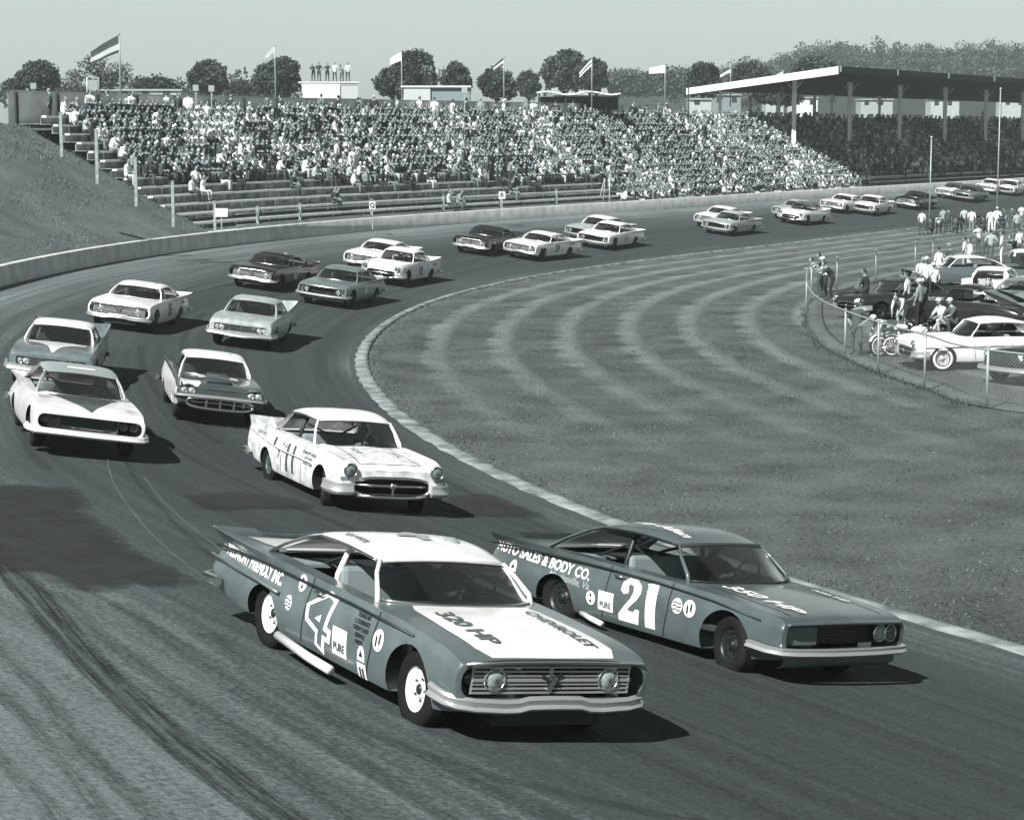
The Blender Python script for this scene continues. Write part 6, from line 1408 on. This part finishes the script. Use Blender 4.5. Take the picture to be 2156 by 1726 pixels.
# ---- the summer haze: one even volume round everything
hz = MB(); hz.box((0, 1100, 19.0), (5800, 4200, 42)); hzo = hz.build('haze', []); hm = bpy.data.materials.new('haze_air'); hm.use_nodes = True; t_ = hm.node_tree; t_.nodes.clear()
vo = t_.nodes.new('ShaderNodeVolumePrincipled'); vo.inputs['Color'].default_value = (.88, 1.0, .98, 1); vo.inputs['Density'].default_value = .0005; vo.inputs['Anisotropy'].default_value = .2; out_ = t_.nodes.new('ShaderNodeOutputMaterial'); t_.links.new(vo.outputs[0], out_.inputs['Volume'])
hzo.data.materials.append(hm); tag(hzo, kind='stuff')
# ------------------------------------------------------------------ infield: fence, people, parked cars
FP = [(1704.0,700.5),(1730.5,730),(1778.5,756.7),(1848,787),(1945.9,820.5),(2077,861)]
base = [pix(u, v, 0) for u, v in FP]
top = [pix(u, v, 1.52) for u, v in ((1698.5, 583), (1709, 559), (1763, 543), (1845, 528), (1928, 511), (1965, 499), (2088, 487), (2200, 480))]
top = [Vector((p.x, p.y, 0)) for p in top]
line = [Vector((16.5, 47.0, 0))] + base[::-1] + top
fence = empty('chain_link_fence', tuple(base[0])); tag(fence, 'curved chain link fence with thin pipe posts enclosing the infield parking', 'fence')
LP = [Vector(q) for q in catmull([tuple(p) for p in line], 8)]; fo = fence.location
MB().tube([p + Vector((0, 0, 1.52)) - fo for p in LP], .028, 6).build('top_rail', GALV, fence)
MB().tube([p + Vector((0, 0, .04)) - fo for p in LP], .012, 5).build('bottom_wire', DARKST, fence)
for p in line: 
    if p.z == 0: MB().tube([p - fo, p + Vector((0, 0, 1.56)) - fo], .034, 8).build('post', GALV, fence); MB().ell(p + Vector((0, 0, 1.57)) - fo, (.045,.045,.04), 8, 5).build('post_cap', GALV, fence)
mm = mat('chain_mesh', .5, .5, .2); N_, L_ = nodes_of(mm); b_ = N_['Principled BSDF']
uv = N_.new('ShaderNodeUVMap'); wv = []
for sg in (1, -1):
    d_ = N_.new('ShaderNodeVectorMath'); d_.operation = 'DOT_PRODUCT'; d_.inputs[1].default_value = (1, sg, 0); L_.new(uv.outputs[0], d_.inputs[0])
    f_ = N_.new('ShaderNodeMath'); f_.operation = 'PINGPONG'; f_.inputs[1].default_value = .05; L_.new(d_.outputs['Value'], f_.inputs[0])
    g_ = N_.new('ShaderNodeMath'); g_.operation = 'LESS_THAN'; g_.inputs[1].default_value = .003; L_.new(f_.outputs[0], g_.inputs[0]); wv.append(g_)
mx = N_.new('ShaderNodeMath'); mx.operation = 'MAXIMUM'; L_.new(wv[0].outputs[0], mx.inputs[0]); L_.new(wv[1].outputs[0], mx.inputs[1]); L_.new(mx.outputs[0], b_.inputs['Alpha'])
G = [[p - fo + Vector((0, 0, .03)), p - fo + Vector((0, 0, 1.5))] for p in LP]; mb = MB(); mb.grid(G, smooth=False); me = mb.mesh('wire_mesh', mm); l = me.uv_layers.new(name='UVMap')
dist = 0; U = []
for i, p in enumerate(LP):
    if i: dist += (p - LP[i-1]).length
    U += [(dist, 0), (dist, 1.47)]
vi = np.zeros(len(me.loops), int); me.loops.foreach_get('vertex_index', vi); l.data.foreach_set('uv', np.array(U)[vi].ravel()); link('wire_mesh', me, fence)
# weeds along the foot of the fence
wd = MB(); r_ = random.Random(8)
n_ = 1500; 
for _ in range(n_):
    i = r_.randrange(8, len(LP) - 20); p = LP[i].lerp(LP[i+1], r_.random()) + Vector((r_.gauss(0, .10), r_.gauss(0, .14), 0)); a = r_.uniform(0, 6.3); h = r_.uniform(.04, .16); w_ = .025
    wd.add([p + Vector((math.cos(a)*w_, math.sin(a)*w_, 0)), p - Vector((math.cos(a)*w_, math.sin(a)*w_, 0)), p + Vector((r_.gauss(0, .04), r_.gauss(0, .04), h))], [(0, 1, 2)])
o = wd.build('weeds', mat('weed', .10, .9)); tag(o, kind='stuff')
# tall thin poles
for u, vb, vt, lb in ((1956, 487, 292, 'tall thin pale pole standing among the people by the far track'), (2098, 470, 192, 'tallest thin pole, at the far right by the white suited men')):
    p = pix(u, vb, 0); h = (vb - vt)/FPX*p.y; o = empty('pole', tuple(p)); tag(o, lb, 'pole'); MB().tube([(0, 0, 0), (0, 0, h)], [.06, .045], 8).build('shaft', GALV, o); MB().ell((0, 0, h), (.09, .09, .12), 8, 6).build('finial', GALV, o); MB().lathe([(.12, 0), (.10, .1), (.07, .14)], n=10).build('foot', GALV, o)
PPL = [ # u, v (feet), pose, facing, top, trousers, hat, label
 (1749,631,'lean',170,.03,.02,None,'man in dark clothes leaning over the bend of the fence'),
 (1738,627,'look',165,.80,.05,'cap','man in a white shirt standing at the bend of the fence'),
 (1722,620,'lean',175,.42,.10,None,'boy with a checked pale shirt bending over the fence rail'),
 (1730,616,'look',160,.05,.04,None,'dark haired person squeezed behind the white shirted man at the fence'),
 (1803,748,'hips',240,.10,.12,'cap','man in overalls with white hat seen through the fence mesh'),
 (1862,745,'bend',200,.45,.35,'cap','man with cap bending over a motorcycle inside the fence'),
 (1897,692,'bend',230,.55,.5,None,'person in pale clothes stooping behind the motorcycle'),
 (1909,672,'stand',150,.70,.02,None,'dark haired person in a white shirt facing the parked cars'),
 (1935,690,'stand',140,.30,.02,'cap','man in dark overalls and vest beside the dark sedan'),
 (1945,688,'look',200,.14,.01,'cap','man in black trousers with a pale cap standing by the white coat'),
 (1964,645,'stand',110,.80,.04,'cap','man in a long white coat by the dark sedan'),
 (1985,700,'kneel',210,.75,.5,'cap','crouching man with white cap and shirt near the white coupe hood'),
 (2010,700,'kneel',200,.14,.12,'cap','crouching person in grey with a large white cap'),
 (2001,562,'kneel',230,.10,.05,'helmet','rider with a pale helmet sitting by the fence'),
 (2040,577,'stand',190,.62,.60,None,'woman in a long pale dress walking behind the cars'),
 (2030,572,'stand',150,.70,.40,None,'girl in a white blouse beside the woman with the long dress'),
 (2085,552,'hips',90,.40,.12,None,'man with grey shirt, back turned, near the light roofed cars'),
 (2075,549,'stand',100,.20,.10,None,'person in grey clothes at the left shoulder of the man with back turned'),
 (2108,556,'stand',160,.80,.80,None,'woman dressed all in white right of the man with back turned'),
 (2135,560,'lean',200,.03,.03,None,'person in black bending near the frame edge'),
 (2145,548,'stand',120,.70,.2,None,'person in a white shirt furthest right among the parked cars'),
 (1940,496,'stand',60,.55,.10,None,'man in a light shirt standing first in the row by the far track'),
 (1976,493,'bend',80,.50,.02,None,'stooping man second in the row by the far track'),
 (1996,490,'stand',90,.10,.08,None,'dark clothed person third in the row by the far track'),
 (2010,492,'kneel',70,.08,.05,None,'crouching dark figure in the middle of the row by the far track'),
 (2029,488,'stand',80,.45,.10,None,'person with grey top behind the crouching figure'),
 (2045,492,'stand',70,.72,.30,None,'man in a white shirt and grey trousers in the row by the far track'),
 (2060,486,'bend',100,.06,.04,None,'dark stooping figure right of the white shirted man'),
 (2085,493,'stand',85,.80,.78,None,'mechanic in white overalls by the tallest pole'),
 (2098,489,'hips',60,.82,.80,'cap','second mechanic in white overalls with a cap, by the tallest pole'),
 (2130,484,'stand',90,.12,.10,None,'dark clothed person right of the white overalls'),
 (2150,480,'stand',70,.5,.2,None,'person in a pale shirt at the right end of the row by the far track'),
 (2118,482,'lean',120,.1,.3,None,'person leaning on the barrier right of the white overalls')]
PPL += [(1958,494,'kneel',80,.06,.04,None,'dark crouching figure just right of the first man by the far track'),(1985,489,'stand',95,.35,.06,None,'grey topped person behind the stooping man by the far track'),(2020,493,'bend',60,.03,.03,None,'black clothed figure bent low left of the man in grey trousers'),
 (2072,491,'kneel',110,.05,.05,None,'dark figure crouching left of the white overalls'),(2110,494,'bend',90,.08,.04,None,'dark clothed man stooping at the feet of the white overalls'),(2140,500,'stand',100,.4,.08,None,'grey shirted man near the right end behind the far row'),(2100,520,'hips',190,.08,.06,None,'man in black standing alone between the two groups'),(2060,535,'look',120,.6,.1,None,'man in a light shirt looking at the track from mid paddock'),(1975,600,'stand',120,.65,.5,None,'pale clothed person standing behind the dark convertible')]
for u, v, ps, fa, a, b, hat, lb in PPL:
    p = pix(u, v, 0); person((p.x, p.y, 0), R(fa), ps, a, b, lb, None, hat)
# ---- parked cars
def park(root, u, v, yaw, label, z=0): p = pix(u, v, 0); root.location = (p.x, p.y, z); root.rotation_euler = (0, 0, R(yaw)); return tag(root, label, 'parked car', 'cars parked in the infield')
c1, b1_ = make_car('parked_car', 'fifty', mat('paint_cream', .78, .3, coat=.6), mat('paint_cream', .78), 'wwall', bars=False)
park(c1, 2064, 772, 188, 'white hardtop coupe with whitewall tyres just inside the fence')
bvx = bvh_of(b1_); seam(bvx, c1, [(.60,.97),(.56,.55),(.50,.28)], 'L'); seam(bvx, c1, [(-.60,.98),(-.62,.55),(-.66,.3)], 'L')
MB().tube([(-2.5,.975,.80),(-1.0,1.01,.74),(.9,1.015,.72),(2.1,1.01,.70)], .013, 6).build('side_moulding', CHROME, c1)
c2, _ = make_car('parked_car', 'fast', mat('paint_black_gloss', .03, .2, coat=.8), mat('paint_black_gloss', .03), 'dark', bars=False)
park(c2, 2032, 690, 140, 'black rounded fastback sedan behind the crouching people')
c3, _ = make_car('parked_car', 'fifty', mat('paint_dark_convertible', .035, .3, coat=.6), mat('paint_dark_convertible', .035), 'dark', bars=False)
park(c3, 1892, 668, 205, 'dark car with people sitting on it, nearest the bend of the fence')
c4, _ = make_car('parked_car', 'tbird', mat('paint_cream', .78), mat('paint_cream', .78), 'wwall', bars=False)
park(c4, 2095, 628, 66, 'white car with its tail to the fence, spare wheel on the trunk')
MB().lathe([(.20,-.09),(.34,-.10),(.38,-.05),(.38,.05),(.34,.10),(.20,.09)], (-2.9, 0, .92), axis='X', n=28, cap=False).build('spare_wheel', RUBBER, c4)
c5, _ = make_car('parked_car', 'ford', mat('paint_grey_parked', .16, .3, coat=.5), mat('paint_cream', .78), 'dark', bars=False)
park(c5, 2018, 602, 185, 'grey car with a white roof behind the dark convertible')
c6, _ = make_car('parked_car', 'chevy', mat('paint_mid_parked', .28, .3, coat=.5), mat('paint_mid_parked', .28), 'dark', bars=False)
park(c6, 2165, 655, 60, 'mid grey car right of the one with the spare wheel')
c7, _ = make_car('parked_car', 'fast', mat('paint_dark_parked', .05, .25, coat=.7), mat('paint_dark_parked', .05), 'wwall', bars=False)
park(c7, 2228, 800, 212, 'dark old car poking its chrome front in at the fence corner')
c8, _ = make_car('parked_car', 'plym', mat('paint_dark_parked', .05, .25), mat('paint_cream', .78), 'dark', bars=False)
park(c8, 2160, 585, 80, 'dark car with white roof beyond the woman in white')
def sitting(car, lx, ly, lz, rz, a, b, lb, hat=None):
    M = Matrix.Translation(car.location) @ Matrix.Rotation(car.rotation_euler.z, 4, 'Z') @ Matrix.Translation((lx, ly, lz)) @ Matrix.Rotation(R(rz), 4, 'Z')
    return person((0,0,0), 0, 'seat', a, b, lb, None, hat, M=M)
sitting(c3, -1.0, .3, 1.36, 60, .80, .05, 'man in a white shirt sitting on top of the dark car', 'cap')
sitting(c3, -1.2, -.3, 1.34, 80, .5, .1, 'person with a pale top sitting behind the man in white on the dark car')
sitting(c3, 1.3, -.3, .92, -60, .03, .04, 'man in a black jacket sitting on the hood of the dark car')
# ---- motorcycles
def motorcycle(u, v, yaw, label):
    p = pix(u, v, 0); o = empty('motorcycle', (p.x, p.y, 0), R(yaw)); tag(o, label, 'motorcycle', 'motorcycles by the fence')
    for x in (.70, -.70):
        w = empty('wheel', (x, 0, .33)); w.parent = o; MB().lathe([(.27,-.05),(.32,-.055),(.335,0),(.32,.055),(.27,.05)], axis='Y', n=24, cap=False).build('tyre', RUBBER, w); t = MB(); t.lathe([(.25,-.05),(.285,-.055),(.285,-.045)], axis='Y', n=24, cap=False, mi=0); t.lathe([(.25,.05),(.285,.055),(.285,.045)], axis='Y', n=24, cap=False)
        for k in range(12): a = 2*math.pi*k/12; t.tube([(0,0,0), (.27*math.cos(a), 0, .27*math.sin(a))], .006, 4)
        t.build('rim', mat('whitewall', .7), w)
        f = MB(); f.grid([[(x + .37*math.cos(a), y, .33 + .37*math.sin(a)) for y in (-.07, 0, .07)] for a in [R(q) for q in range(20, 170, 15)]]); f.build('mudguard', WHITE, o)
    fr_ = MB(); fr_.tube([(.70,.09,.33),(.42,.07,.95),(.38,.05,1.05)], .022, 6); fr_.tube([(.70,-.09,.33),(.42,-.07,.95),(.38,-.05,1.05)], .022, 6); fr_.tube([(.42,0,.9),(0,0,.78),(-.45,0,.68),(-.70,.06,.33)], .022, 6); fr_.tube([(.42,0,.9),(.25,0,.35),(-.2,0,.28),(-.70,-.06,.33)], .022, 6); fr_.build('frame', DARKST, o)
    t = MB(); t.ell((.14,0,.86), (.28,.13,.13), 14, 8); t.build('tank', WHITE, o); t = MB(); t.ell((-.36,0,.84), (.26,.14,.07), 12, 6); t.build('seat', INTER, o)
    t = MB(); t.box((.05,0,.48), (.30,.2,.24)); t.ell((.05,0,.66), (.10,.12,.14), 10, 6); t.build('engine', CHROME_D, o); t = MB(); t.tube([(.1,-.13,.5),(0,-.17,.28),(-.7,-.2,.28)], .035, 8); t.build('exhaust_pipe', CHROME, o)
    t = MB(); t.tube([(.18,-.36,1.02),(.34,-.2,1.08),(.38,0,1.06),(.34,.2,1.08),(.18,.36,1.02)], .015, 6); t.build('handlebar', CHROME, o); headlamp(o, .52, 0, .92, .085, .5)
motorcycle(1888, 748, 25, 'white tanked motorcycle the man with cap bends over')
motorcycle(1925, 752, -20, 'motorcycle standing between the other one and the white coupe bumper')
motorcycle(2082, 640, 250, 'motorcycle parked against the tail of the white car with spare wheel')
# low barrier behind the far group
o = empty('barrier', tuple(pix(1935, 489, 0))); tag(o, 'low dark picket barrier behind the row of people at the far track', 'barrier')
A_, B_ = pix(1935, 488, 0) - o.location, pix(2250, 468, 0) - o.location
for z in (.3, .75): MB().tube([A_ + Vector((0, 0, z)), B_ + Vector((0, 0, z))], .04, 6).build('rail', SH_D, o)
for k in range(24): p = A_.lerp(B_, k/23); MB().box((p.x, p.y, .45), (.1, .1, .9)).build('picket', SH_D, o)
# driveway edge line across the far infield grass
for pts, w in (([(1640,512),(1760,498),(1880,486),(1935,480)], .5),):
    P = [pix(u, v, 0) for u, v in pts]; mb = MB(); mb.grid([[p + Vector((0, -w, .012)), p + Vector((0, w, .012))] for p in P]); tag(mb.build('worn_path', mat('worn_earth', .26, .9, var=.2)), kind='structure')
